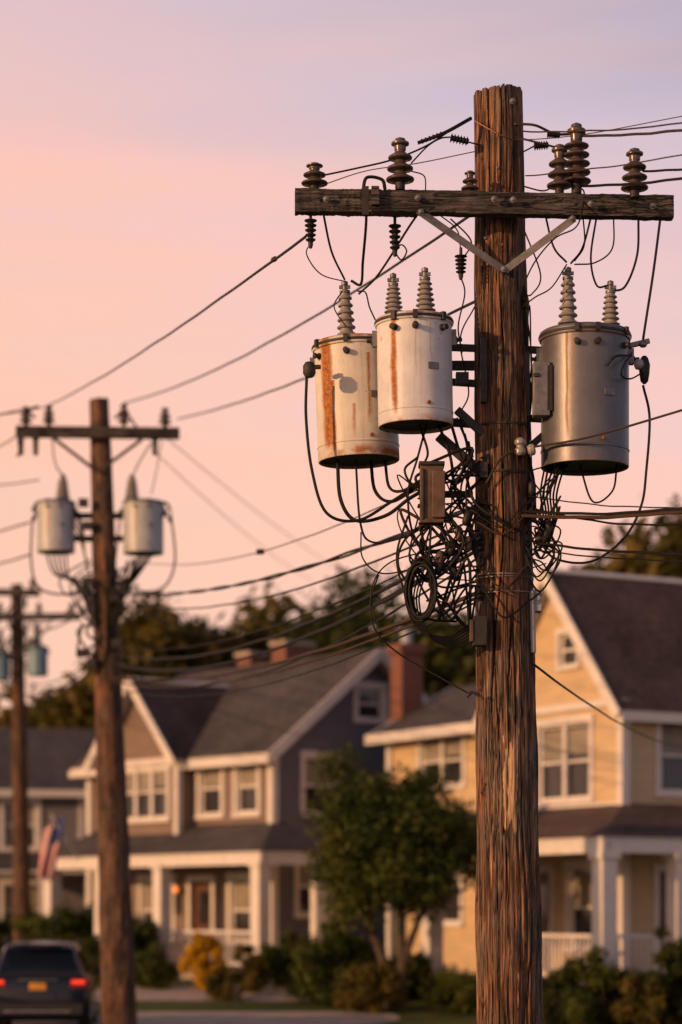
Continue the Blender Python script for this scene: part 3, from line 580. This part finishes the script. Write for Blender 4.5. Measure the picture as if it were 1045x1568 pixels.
wall(m,(Lb,0,0),Y_,La,.4,ez,[],M_sid_grey); wall(m,(0,La,0),X_,Lb,.4,ez,[],M_sid_grey)
sl=(rz_-ez)/(Lb/2)
def gable(m,y,win):
    x0,z0,x1,z1=win; zr=lambda x: ez+sl*(x if x<Lb/2 else Lb-x)
    m.add([(0,y,ez),(x0,y,ez),(x0,y,zr(x0))],[(0,1,2)],M_sid_grey); m.add([(x1,y,ez),(Lb,y,ez),(x1,y,zr(x1))],[(0,1,2)],M_sid_grey)
    m.add([(x0,y,ez),(x1,y,ez),(x1,y,z0),(x0,y,z0)],[(0,1,2,3)],M_sid_grey); m.add([(x0,y,z1),(x1,y,z1),(x1,y,zr(x1)),(Lb/2,y,rz_),(x0,y,zr(x0))],[(0,1,2,3,4)],M_sid_grey)
gable(m,0,(2.75,7.2,3.6,8.0)); gable(m,La,(2.75,7.2,3.6,8.0))
wall(m,(-.5,3.3,0),Y_,3.4,3.7,ez,[(.45,4.7,2.6,6.1)],M_sid_tan); m.add([(-.5,3.3,ez),(-.5,6.7,ez),(-.5,5.0,8.3)],[(0,1,2)],M_sid_tan)
for y in (3.3,6.7): m.add([(-.5,y,3.7),(0,y,3.7),(0,y,ez),(-.5,y,ez)],[(0,1,2,3)],M_sid_tan)
m.add([(-.5,3.3,3.7),(0,3.3,3.7),(0,6.7,3.7),(-.5,6.7,3.7)],[(0,1,2,3)],M_sid_tan)
m.fin('walls',HL)
m=MB()
for q in opsB: window(m,(0,0,0),X_,-Y_,q,1)
for i,q in enumerate(opsA): window(m,(0,0,0),Y_,-X_,q,2 if i==4 else 1,door=(i==3))
window(m,(0,0,0),X_,-Y_,(2.75,7.2,3.6,8.0),1,blind=0); window(m,(-.5,3.3,0),Y_,-X_,(.45,4.7,2.6,6.1),3)
for (x,y) in [(0,0),(Lb,0),(0,La)]: m.obox((x,y,3.4),(.2,.2,6.0),M_white)
m.obox((-.5,3.3,5.05),(.16,.16,2.7),M_white); m.obox((-.5,6.7,5.05),(.16,.16,2.7),M_white)
m.obox((Lb/2,-.03,3.93),(Lb-.25,.07,.2),M_white)
m.fin('windows_and_trim',HL)
m=MB(); oh=.4
for sx in (0,1):
    xe=-oh if sx==0 else Lb+oh
    m.slab([(xe,-.4,ez-sl*oh+.1),(xe,La+.4,ez-sl*oh+.1),(Lb/2,La+.4,rz_+.1),(Lb/2,-.4,rz_+.1)],.14,M_sh_grey,M_white)
    m.beam((xe,-.42,ez-sl*oh-.02),(Lb/2,-.42,rz_-.02),.26,.05,M_white,Y_)
m.obox((-oh-.02,La/2,ez-sl*oh-.06),(.10,La+.8,.2),M_white); m.obox((-oh/2-.03,La/2,ez-sl*oh-.15),(.36,La+.7,.03),M_white)
for y0,y1 in ((3.0,5.0),(7.0,5.0)):
    m.slab([(-.85,y0,6.15),(-.85,y1,8.42),(3.0,y1,8.42),(0.0,y0,6.15)],.12,M_sh_br,M_white)
    m.beam((-.88,y0,6.05),(-.88,y1,8.3),.22,.05,M_white,X_)
m.fin('roof',HL)
m=MB(); hip_wrap(m,.4,7.7,3.7,4.5,1.85,M_sh_grey)
m.obox((-.95,2.95,.62),(1.85,9.3,.5),M_conc)
for (x,y) in [(-1.65,-1.6),(-1.65,2.4),(-1.65,5.0),(-1.65,7.4),(.2,-1.6)]: column(m,x,y,.87,3.5)
railing(m,(-1.65,-1.4),(-1.65,2.2),.87); railing(m,(-1.65,2.6),(-1.65,4.8),.87)
for i in range(4): m.obox((-2.1-.28*i,3.0,.72-.13*i),(.3,1.3,.16),M_conc)
m.fin('porch',HL)
m=MB()
for (x,y,wd,zt) in [(4.0,4.2,.95,9.5),(4.2,6.3,.5,9.4)]: m.obox((x,y,(7.2+zt)/2),(wd,.6,zt-7.2),M_brick); m.obox((x,y,zt+.05),(wd+.12,.72,.12),M_conc)
m.fin('chimney',HL)
m=MB(); m.lathe([(.0,0),(.06,.02),(.07,.14),(.04,.17),(.0,.19)],(-.25,3.75,2.75),emis('porch_lamp_glow',(1,.28,.05),1.0),Z,12); m.obox((-.13,3.75,2.83),(.25,.04,.04),M_dsteel); m.fin('porch_lantern',HL)
m=MB(); cush=simple('blue_cushion',(.05,.12,.35),.8); m.obox((-1.2,3.6,1.3),(.6,.6,.1),cush); m.obox((-.9,3.6,1.6),(.1,.6,.6),cush); m.obox((-1.2,3.6,1.05),(.5,.5,.35),M_dsteel); m.fin('porch_chair',HL,bevel=.03)
HR=empty('suburban_house',(5.84,50,0),math.radians(30))
Gw,Lr,ez2,rz2=4.84,10.0,6.65,9.55; m=MB()
opsA=[(1.15,4.66,3.05,6.27),(.8,1.5,1.9,3.2),(2.6,.95,3.6,3.1)]; opsB=[(.95,4.76,2.0,6.3),(3.6,4.76,4.7,6.3),(.9,1.0,1.8,3.1),(3.0,1.5,4.4,3.1)]
wall(m,(0,0,0),Y_,Gw,.3,ez2,opsA,M_sid_cream); wall(m,(0,0,0),X_,Lr,.3,ez2,opsB,M_sid_cream); wall(m,(Lr,0,0),Y_,Gw,.3,ez2,[],M_sid_cream); wall(m,(0,Gw,0),X_,Lr,.3,ez2,[],M_sid_cream)
sl2=(rz2-ez2)/(Gw/2); y0,y1,z0,z1=1.6,2.25,7.5,8.2
for x in (0,Lr):
    zr=lambda y: ez2+sl2*(y if y<Gw/2 else Gw-y)
    m.add([(x,0,ez2),(x,y0,ez2),(x,y0,zr(y0))],[(0,1,2)],M_sid_cream); m.add([(x,y1,ez2),(x,Gw,ez2),(x,Gw/2,rz2),(x,y1,zr(y1))],[(0,1,2,3)],M_sid_cream)
    m.add([(x,y0,ez2),(x,y1,ez2),(x,y1,z0),(x,y0,z0)],[(0,1,2,3)],M_sid_cream); m.add([(x,y0,z1),(x,y1,z1),(x,y1,zr(y1)),(x,y0,zr(y0))],[(0,1,2,3)],M_sid_cream)
opsW=[(3.1,5.3,5.0,6.5),(1.0,5.3,2.0,6.5),(3.2,2.0,5.0,3.8)]; WL=6.4
wall(m,(1.2,Gw,0),Y_,WL,.3,6.8,opsW,M_sid_cream); wall(m,(1.2,Gw+WL,0),X_,4.2,.3,6.8,[],M_sid_cream); m.add([(1.2,Gw+WL,6.8),(5.4,Gw+WL,6.8),(3.3,Gw+WL,7.9)],[(0,1,2)],M_sid_cream); wall(m,(5.4,Gw,0),Y_,WL,.3,6.8,[],M_sid_cream)
m.fin('walls',HR); m=MB()
for i,q in enumerate(opsA): window(m,(0,0,0),Y_,-X_,q,2 if i==0 else 1,door=(i==2))
for i,q in enumerate(opsB): window(m,(0,0,0),X_,-Y_,q,1,door=(i==2))
window(m,(0,0,0),Y_,-X_,(y0,z0,y1,z1),1,.1,blind=0)
for i,q in enumerate(opsW): window(m,(1.2,Gw,0),Y_,-X_,q,2 if i!=1 else 1)
for (x,y) in [(0,0),(0,Gw),(1.2,Gw+WL)]: m.obox((x,y,3.5),(.2,.2,6.3),M_white)
m.obox((-.03,Gw/2,6.62),(.07,Gw-.2,.16),M_white); m.obox((-.03,Gw/2,4.48),(.07,Gw-.2,.12),M_white)
m.fin('windows_and_trim',HR); m=MB(); oh=.3
for sx in (0,1):
    ye=-oh if sx==0 else Gw+oh; ze=ez2-sl2*oh+.1
    m.slab([(-.35,ye,ze),(Lr+.3,ye,ze),(Lr+.3,Gw/2,rz2+.1),(-.35,Gw/2,rz2+.1)],.14,M_sh_br,M_white)
    m.beam((-.37,ye,ze-.12),(-.37,Gw/2,rz2-.02),.24,.05,M_white,X_)
m.obox((Lr/2,-oh-.02,ez2-sl2*oh-.02),(Lr+.6,.1,.2),M_white)
m.slab([(.75,Gw,6.65),(.75,Gw+WL+.4,6.65),(3.3,Gw+WL+.4,8.0),(3.3,Gw,8.0)],.13,M_sh_grey,M_white); m.slab([(5.8,Gw,6.65),(5.8,Gw+WL+.4,6.65),(3.3,Gw+WL+.4,8.0),(3.3,Gw,8.0)],.13,M_sh_grey,M_white)
m.obox((.72,Gw+WL/2+.2,6.55),(.12,WL+.4,.24),M_white); m.beam((.75,Gw+WL+.42,6.55),(3.3,Gw+WL+.42,7.9),.24,.05,M_white,Y_)
m.slab([(4.0,-1.0,6.5),(4.0,2.4,6.5),(6.6,2.4,9.0),(6.6,-1.0,9.0)],.13,M_sh_br,M_white); m.slab([(9.2,-1.0,6.5),(9.2,2.4,6.5),(6.6,2.4,9.0),(6.6,-1.0,9.0)],.13,M_sh_br,M_white)
m.fin('roof',HR); m=MB(); hip_wrap(m,9.5,Gw+1,3.72,4.5,2.0,M_sh_br)
m.obox((3.7,-.98,.62),(11.4,1.9,.5),M_conc); m.obox((-.98,2.9,.617),(1.9,5.8,.5),M_conc)
for (x,y) in [(-1.78,-1.78),(.05,-1.78),(3.4,-1.78),(6.4,-1.78),(-1.78,1.4),(-1.78,4.6)]: column(m,x,y,.87,3.45,.36)
railing(m,(-1.78,-1.6),(-1.78,1.2),.87); railing(m,(.25,-1.78),(3.2,-1.78),.87); railing(m,(-1.6,-1.78),(-.15,-1.78),.87)
m.fin('porch',HR); m=MB(); m.obox((1.95,Gw+WL+.5,5.0),(.62,.55,8.0),M_brick); m.obox((1.95,Gw+WL+.5,8.9),(.78,.7,.22),M_brick); m.obox((1.95,Gw+WL+.5,6.9),(.74,.62,.5),M_brick); m.lathe([(.16,0),(.14,.3),(.18,.32),(.16,.4)],(1.95,Gw+WL+.5,9.0),M_pvc,Z,14); m.fin('chimney',HR)
def simple_house(x,y,rz,wd,L,ezz,rzz,ms,mr):
    e=empty('suburban_house',(x,y,0),rz); m=MB(); oA=[(1.0,4.2,2.0,5.6),(3.4,4.2,4.4,5.6),(1.0,1.5,2.2,3.1),(3.6,.9,4.5,3.0)]
    wall(m,(0,0,0),X_,wd,.3,ezz,oA,ms); wall(m,(0,0,0),Y_,L,.3,ezz,oA,ms); wall(m,(wd,0,0),Y_,L,.3,ezz,[],ms); wall(m,(0,L,0),X_,wd,.3,ezz,[],ms)
    for xx in (0,wd): m.add([(xx,0,ezz),(xx,L,ezz),(xx,L/2,rzz)],[(0,1,2)],ms)
    m.fin('walls',e); m=MB()
    for i,q in enumerate(oA): window(m,(0,0,0),X_,-Y_,q,1,door=i==3); window(m,(0,0,0),Y_,-X_,q,1,door=i==3)
    for p in [(0,0),(wd,0)]: m.obox((*p,ezz/2+.15),(.2,.2,ezz-.3),M_white)
    m.fin('windows_and_trim',e); m=MB(); s_=(rzz-ezz)/(L/2)
    for sy in (0,1):
        ye=-.4 if sy==0 else L+.4; m.slab([(-.4,ye,ezz-s_*.4+.1),(wd+.4,ye,ezz-s_*.4+.1),(wd+.4,L/2,rzz+.1),(-.4,L/2,rzz+.1)],.14,mr,M_white)
        m.beam((-.42,ye,ezz-s_*.4),(-.42,L/2,rzz),.22,.05,M_white,X_)
    m.obox((wd/2,-.42,ezz-s_*.4-.02),(wd+.8,.1,.2),M_white)
    m.slab([(-.2,-2,3.5),(wd,-2,3.5),(wd,0,4.1),(-.2,0,4.1)],.1,mr,M_white); m.obox((wd/2,-1.0,.6),(wd,1.9,.5),M_conc)
    for k in range(4): column(m,.2+k*(wd-.4)/3,-1.8,.85,3.4,.26)
    railing(m,(.3,-1.8),(wd-.3,-1.8),.85); m.fin('roof_and_porch',e); return e
simple_house(-11.2,73,math.radians(12),6.0,6.5,6.1,8.0,M_sid_dk,M_sh_grey)
simple_house(-20.5,92,math.radians(10),8,7,5.8,8.3,M_sid_cream,M_sh_br)
simple_house(-4,98,math.radians(20),8,7,5.8,8.3,M_sid_tan,M_sh_grey)
# ---------------------------------------------------------------- vegetation
def leaves(name,clumps,n,size,mat,parent=None,flat=.85):
    C=np.array([c[:3] for c in clumps]); R=np.array([c[3] for c in clumps]); p=R**2/np.sum(R**2)
    k=rng.choice(len(C),n,p=p); d=rng.normal(size=(n,3)); d/=np.linalg.norm(d,axis=1)[:,None]; r=rng.random(n)**.5*(1+.4*rng.random(n)**3)
    pos=C[k]+d*(R[k]*r)[:,None]*np.array([1,1,flat])+rng.normal(size=(n,3))*size*.8
    nrm=d+rng.normal(size=(n,3))*.7; nrm/=np.linalg.norm(nrm,axis=1)[:,None]
    t=np.cross(nrm,rng.normal(size=(n,3))); t/=np.linalg.norm(t,axis=1)[:,None]; b=np.cross(nrm,t)
    s=(size*rng.uniform(.6,1.4,n))[:,None]
    V=np.stack([pos-t*s,pos+b*s*.5+nrm*s*.12,pos+t*s,pos-b*s*.5+nrm*s*.12],1).reshape(-1,3)
    me=bpy.data.meshes.new(name); me.vertices.add(4*n); me.vertices.foreach_set('co',V.ravel()); me.loops.add(4*n); me.loops.foreach_set('vertex_index',np.arange(4*n))
    me.polygons.add(n); me.polygons.foreach_set('loop_start',np.arange(n)*4); me.polygons.foreach_set('loop_total',np.full(n,4)); me.update()
    at=me.attributes.new('rnd','FLOAT','FACE'); cr=rng.random(len(C)); at.data.foreach_set('value',np.clip(.5*cr[k]+.5*rng.random(n),0,1))
    me.materials.append(mat); ob=bpy.data.objects.new(name,me); scene.collection.objects.link(ob)
    if parent: ob.parent=parent
    return ob
def tree(name,x,y,top,rx,rz,nl,size,mat,trunk=.16,cl=60,stems=1):
    zb=gh(y); e=empty(name,(x,y,zb)); cz=top-zb-rz; clumps=[]; mb=MB()
    for i in range(cl):
        d=Vector((random.gauss(0,1),random.gauss(0,1),random.gauss(0,1))).normalized(); q=random.random()**.5
        lump=.88+.5*mn.noise(d*1.7+Vector((x,y,0)))
        rr=random.uniform(.14,.34)*min(rx,rz); qq=q*lump*.9
        clumps.append((d.x*rx*qq,d.y*rx*qq,cz+d.z*rz*qq*(1.0 if d.z>0 else .8),rr))
    for s_ in range(stems):
        bx=random.uniform(-.15,.15)*stems*.4; tx=(-.9+.9*s_ if stems>1 else random.uniform(-.2,.2)); hgt=cz+rz*.2
        P=[Vector((bx,0,-.1)),Vector((bx+tx*.25,.05,hgt*.3)),Vector((bx+tx*.8,0,hgt*.65)),Vector((tx*1.2,0,hgt))]; r0=trunk/math.sqrt(stems)
        mb.tube(P,[r0*1.3-(r0*1.1)*i/24 for i in range(25)],M_bark,8)
        for c in random.sample(clumps,min(12,cl)): 
            st=P[1].lerp(P[3],random.uniform(.2,.9)); en=Vector(c[:3]); md=st.lerp(en,.5)+Vector((0,0,-.1*rx)); mb.tube([st,md,en],[r0*.4-(r0*.3)*i/16 for i in range(17)],M_bark,5)
    mb.fin('trunk',e); leaves('crown',clumps,nl,size,mat,e); return e
def bush(name,px,ptop,wpx,d,nl,size,mat):
    s=d/F; x=(px-522.5)*s; top=CH+(1400-ptop)*s; zb=gh(d); rx=wpx/2*s; h=max(.4,top-zb); e=empty(name,(x,d,zb)); cl=[]
    for i in range(40):
        a=random.uniform(0,6.28); q=math.sqrt(random.random())*.85; z=random.uniform(.1,.85)*h*math.sqrt(max(.1,1-.75*q*q)); cl.append((math.cos(a)*rx*q,math.sin(a)*rx*q,z,random.uniform(.12,.28)*min(rx,h)))
    mb=MB()
    for i in range(7): c=random.choice(cl); mb.tube([(0,0,-.05),(c[0]*.4,c[1]*.4,c[2]*.5),c[:3]],.02,M_bark,5)
    mb.fin('stems',e); leaves('foliage',cl,nl,size,mat,e); return e
random.seed(21)
tree('garden_tree',(612-522.5)*51/F,51,5.55,2.15,2.05,32000,.072,M_leaf,.16,130,3)
tree('oak_tree',1.4,84,14.9,5.4,5.6,18000,.26,M_leafd,.35,95); tree('oak_tree',-2.3,90,14.4,4.4,5.2,14000,.26,M_leafo,.35,75); tree('oak_tree',6.5,86,13.4,4.8,5.4,14000,.26,M_leafd,.35,75)
tree('maple_tree',-6.6,86,13.9,3.8,4.8,13000,.24,M_leafo,.3,66); tree('maple_tree',-10.6,88,11.6,3.6,4.6,11000,.26,M_leafo,.3,60); tree('maple_tree',-14.5,100,10.6,4.6,4.4,9000,.3,M_leafd,.3,55)
tree('oak_tree',9.3,70,14.1,3.8,4.8,14000,.22,M_leafo,.3,80); tree('oak_tree',13.4,76,15.2,4.2,5.2,13000,.24,M_leafo,.3,66)
cl=[]
for i in range(420):
    x=random.uniform(-75,75); cl.append((x,random.uniform(128,150),random.uniform(1,7.5)+2.5*mn.noise(Vector((x*.12,0,0))),random.uniform(1.6,3.0)))
leaves('distant_tree_line',cl,42000,.55,M_leafd)
random.seed(5)
bush('shrub',505,1396,130,52,9000,.06,M_leaf); bush('shrub',568,1460,105,50,6000,.05,M_leafo); bush('shrub',440,1410,95,55,6000,.06,M_leaf); bush('yellow_shrub',313,1414,74,54.5,9000,.04,M_leafy)
bush('shrub',625,1448,130,53,7000,.06,M_leafd); bush('shrub',700,1472,110,50,6000,.05,M_leaf); bush('shrub',925,1440,150,47,9000,.06,M_leaf); bush('shrub',848,1475,90,48,5000,.05,M_leafd)
bush('shrub',1045,1362,115,46,11000,.06,M_leafd); bush('shrub',985,1468,90,46,5000,.06,M_leafo); bush('shrub',385,1423,55,54,4000,.05,M_leafo); bush('shrub',345,1470,65,52.5,3000,.04,M_leafo)
bush('hedge',95,1368,165,64,10000,.08,M_leaf); bush('hedge',215,1398,105,60,7000,.07,M_leafd); bush('hedge',20,1385,130,68,7000,.09,M_leafd); bush('hedge',235,1438,75,55,6000,.06,M_leaf); bush('hedge',155,1425,115,57,7000,.06,M_leafd)
bush('shrub',20,1300,90,80,5000,.12,M_leafd); bush('hedge',540,1428,95,56,6000,.06,M_leafd)
# ---------------------------------------------------------------- flag
def flag():
    e=empty('american_flag',W(86,1262,61)); mb=MB(); mb.tube([(.55,.3,-.9),(.0,0,.0),(-.1,-.05,.25)],.02,M_white,8)
    m,nt,b=newmat('flag_cloth'); uv=N(nt,'ShaderNodeUVMap'); sp=N(nt,'ShaderNodeSeparateXYZ'); nt.links.new(uv.outputs[0],sp.inputs[0])
    st=math_(nt,'GREATER_THAN',math_(nt,'FRACT',math_(nt,'MULTIPLY',sp.outputs[1],6.5)),.5)
    c=mix(nt,st,(.42,.03,.035),(.62,.58,.55)); can=math_(nt,'MULTIPLY',math_(nt,'LESS_THAN',sp.outputs[0],.4),math_(nt,'GREATER_THAN',sp.outputs[1],.46))
    c=mix(nt,can,c,(.03,.045,.16)); nt.links.new(c,b.inputs['Base Color']); b.inputs['Roughness'].default_value=.8
    me=bpy.data.meshes.new('cloth'); nu,nv=24,16; vs=[];fs=[];uvs=[]
    for i in range(nu+1):
        for j in range(nv+1):
            u=i/nu;v=j/nv; f=.10*math.sin(v*11+u*3)*(.3+u)
            vs.append((-.05+(v-.5)*.62*(1-.35*u)-.22*u,f,.05+(v-.5)*.45*(1-u)-u*1.45+.05*math.sin(v*7)*u)); uvs.append((u,v))
    for i in range(nu):
        for j in range(nv): k=i*(nv+1)+j; fs.append((k,k+nv+1,k+nv+2,k+1))
    me.from_pydata(vs,[],fs); l=me.uv_layers.new(name='UVMap')
    for p in me.polygons:
        for li in p.loop_indices: l.data[li].uv=uvs[me.loops[li].vertex_index]
        p.use_smooth=True
    me.materials.append(m); o=bpy.data.objects.new('cloth',me); scene.collection.objects.link(o); o.parent=e; mb.fin('staff',e)
flag()
# ---------------------------------------------------------------- car
def car():
    e=empty('parked_car',(-5.42,43.2,.008),math.radians(4))
    paint,nt,b=newmat('navy_paint'); b.inputs['Base Color'].default_value=(.006,.010,.022,1); b.inputs['Roughness'].default_value=.3; b.inputs['Coat Weight'].default_value=.3; b.inputs['Specular IOR Level'].default_value=.3
    trim=simple('car_trim',(.012,.012,.014),.6); red=emis('tail_light_lit',(.9,.05,.02),.7); redd=simple('tail_lens',(.18,.01,.01),.2); gl=glass_mat('car_glass',(.004,.005,.006),.35); plate=simple('license_plate',(.60,.27,.03),.5); chrome=simple('chrome',(.35,.35,.35),.3,.9)
    m=MB()
    def loft(sec,mat):
        vs=[];fs=[]; k=len(sec[0][1])
        for y,r in sec:
            for (x,z) in r: vs.append((x,y,z))
        for i in range(len(sec)-1):
            for j in range(k): fs.append((i*k+j,i*k+(j+1)%k,(i+1)*k+(j+1)%k,(i+1)*k+j))
        fs.append(tuple(range(k))); fs.append(tuple((len(sec)-1)*k+j for j in range(k))); m.add(vs,fs,mat)
    def body(h,z0,z1): return [(-h*.93,z0),(-h,z0+.12),(-h*1.0,z0+.35),(-h*.97,z1-.08),(-h*.92,z1),(0,z1+.02),(h*.92,z1),(h*.97,z1-.08),(h,z0+.35),(h,z0+.12),(h*.93,z0)]
    def cab(hb,ht,zb,zt): return [(-hb,zb),(-hb*.98,zb+.05),(-ht,zt-.1),(-ht*.9,zt-.02),(0,zt+.02),(ht*.9,zt-.02),(ht,zt-.1),(hb*.98,zb+.05),(hb,zb)]
    loft([(0.0,body(.84,.42,.86)),(.06,body(.90,.34,1.02)),(.25,body(.935,.28,1.08)),(1.2,body(.94,.25,1.08)),(3.0,body(.94,.25,1.05)),(3.6,body(.93,.26,1.0)),(4.4,body(.88,.28,.92)),(4.65,body(.76,.36,.75))],paint)
    loft([(.16,cab(.86,.80,1.05,1.18)),(.52,cab(.85,.66,1.05,1.62)),(.9,cab(.85,.67,1.05,1.68)),(2.2,cab(.85,.67,1.05,1.69)),(2.7,cab(.85,.66,1.05,1.62)),(3.5,cab(.83,.78,1.0,1.1))],paint)
    m.add([(-.62,.245,1.17),(.62,.245,1.17),(.54,.475,1.56),(-.54,.475,1.56)],[(0,1,2,3)],gl)
    for sx in (-1,1):
        for (a,bb) in ((.65,1.35),(1.42,2.15),(2.22,2.75)): m.add([(sx*.862,a,1.13),(sx*.862,bb,1.13),(sx*.70,bb-.03,1.53),(sx*.70,a+.05,1.53)],[(0,1,2,3)],gl)
        m.obox((sx*.72,.05,.98),(.24,.10,.07),red); m.obox((sx*.72,.055,.91),(.30,.10,.06),redd); m.obox((sx*.86,.16,.96),(.12,.2,.16),redd); m.obox((sx*.70,.005,.55),(.16,.03,.05),redd)
        m.obox((sx*.68,1.6,1.73),(.04,1.7,.04),trim); m.obox((sx*1.0,2.75,1.12),(.16,.1,.13),paint)
        for yw in (.85,3.7):
            m.lathe([(.2,0),(.33,.01),(.35,.04),(.35,.2),(.33,.23),(.2,.24)],(sx*.93,yw,.35),trim,(-sx,0,0),24); m.lathe([(.0,-.01),(.2,-.005),(.22,.03)],(sx*.94,yw,.35),chrome,(-sx,0,0),18)
    m.obox((0,.30,1.64),(1.2,.30,.04),paint); m.obox((0,-.02,.90),(.30,.02,.13),plate); m.obox((0,-.005,1.02),(.7,.03,.02),chrome)
    m.obox((0,-.03,.50),(1.6,.1,.2),trim); m.obox((0,-.085,.46),(1.2,.02,.03),chrome); m.obox((0,.35,1.585),(.4,.03,.02),redd); m.tube([(-.1,.26,1.2),(.2,.37,1.33)],.01,trim,6)
    m.fin('body',e,bevel=.02)
car()
# ---------------------------------------------------------------- sky, sun, camera
wd=bpy.data.worlds.new('World'); scene.world=wd; wd.use_nodes=True; nt=wd.node_tree; bg=nt.nodes['Background']; out=nt.nodes['World Output']
sund=Vector((-.83,-.52,.22)).normalized()
sky=N(nt,'ShaderNodeTexSky',sky_type='NISHITA'); sky.sun_disc=False; sky.sun_elevation=math.asin(sund.z); sky.sun_rotation=math.atan2(sund.x,sund.y)
nt.links.new(sky.outputs[0],bg.inputs[0]); bg.inputs[1].default_value=.02
tc=N(nt,'ShaderNodeTexCoord'); sp=N(nt,'ShaderNodeSeparateXYZ'); nt.links.new(tc.outputs['Generated'],sp.inputs[0])
mp=N(nt,'ShaderNodeMapping'); mp.inputs['Scale'].default_value=(1,1,8); mp.inputs['Rotation'].default_value=(.0,.12,0); nt.links.new(tc.outputs['Generated'],mp.inputs[0])
c1=noise(nt,mp.outputs[0],2.4,5,.5,.3)
zz=math_(nt,'ADD',math_(nt,'ADD',sp.outputs[2],math_(nt,'MULTIPLY',sp.outputs[0],.30)),math_(nt,'MULTIPLY',math_(nt,'SUBTRACT',c1,.5),.18))
col=ramp(nt,zz,[(0,(.90,.51,.36)),(.09,(.93,.53,.38)),(.17,(.93,.54,.42)),(.25,(.87,.54,.49)),(.335,(.63,.49,.56)),(.45,(.36,.32,.42)),(.7,(.12,.14,.21)),(1,(.06,.08,.14))])
c2=noise(nt,mp.outputs[0],3.7,5,.5,.2)
col=mix(nt,ramp(nt,c2,[(.42,0),(.70,.9)]),col,mix(nt,1.0,col,(1.10,.97,.88),'MULTIPLY'))
bg2=N(nt,'ShaderNodeBackground'); nt.links.new(col,bg2.inputs[0]); bg2.inputs[1].default_value=1.0
ad=N(nt,'ShaderNodeAddShader'); nt.links.new(bg.outputs[0],ad.inputs[0]); nt.links.new(bg2.outputs[0],ad.inputs[1]); nt.links.new(ad.outputs[0],out.inputs[0])
sl_=bpy.data.lights.new('sun','SUN'); sl_.energy=3.7; sl_.angle=math.radians(.6); sl_.color=(1,.54,.25); so=bpy.data.objects.new('sun',sl_); scene.collection.objects.link(so); so.rotation_euler=sund.to_track_quat('Z','Y').to_euler()
cam=bpy.data.cameras.new('camera'); co=bpy.data.objects.new('camera',cam); scene.collection.objects.link(co); co.location=(0,0,CH); co.rotation_euler=(math.pi/2,0,0)
cam.sensor_fit='VERTICAL'; cam.sensor_height=36; cam.sensor_width=24; cam.lens=85; cam.shift_y=(1400-784)/1568; cam.clip_end=6000; cam.clip_start=.1
cam.dof.use_dof=True; cam.dof.focus_distance=18.8; cam.dof.aperture_fstop=.95; cam.dof.aperture_blades=9
scene.camera=co
scene.view_settings.view_transform='Standard'; scene.view_settings.look='None'; scene.view_settings.exposure=0
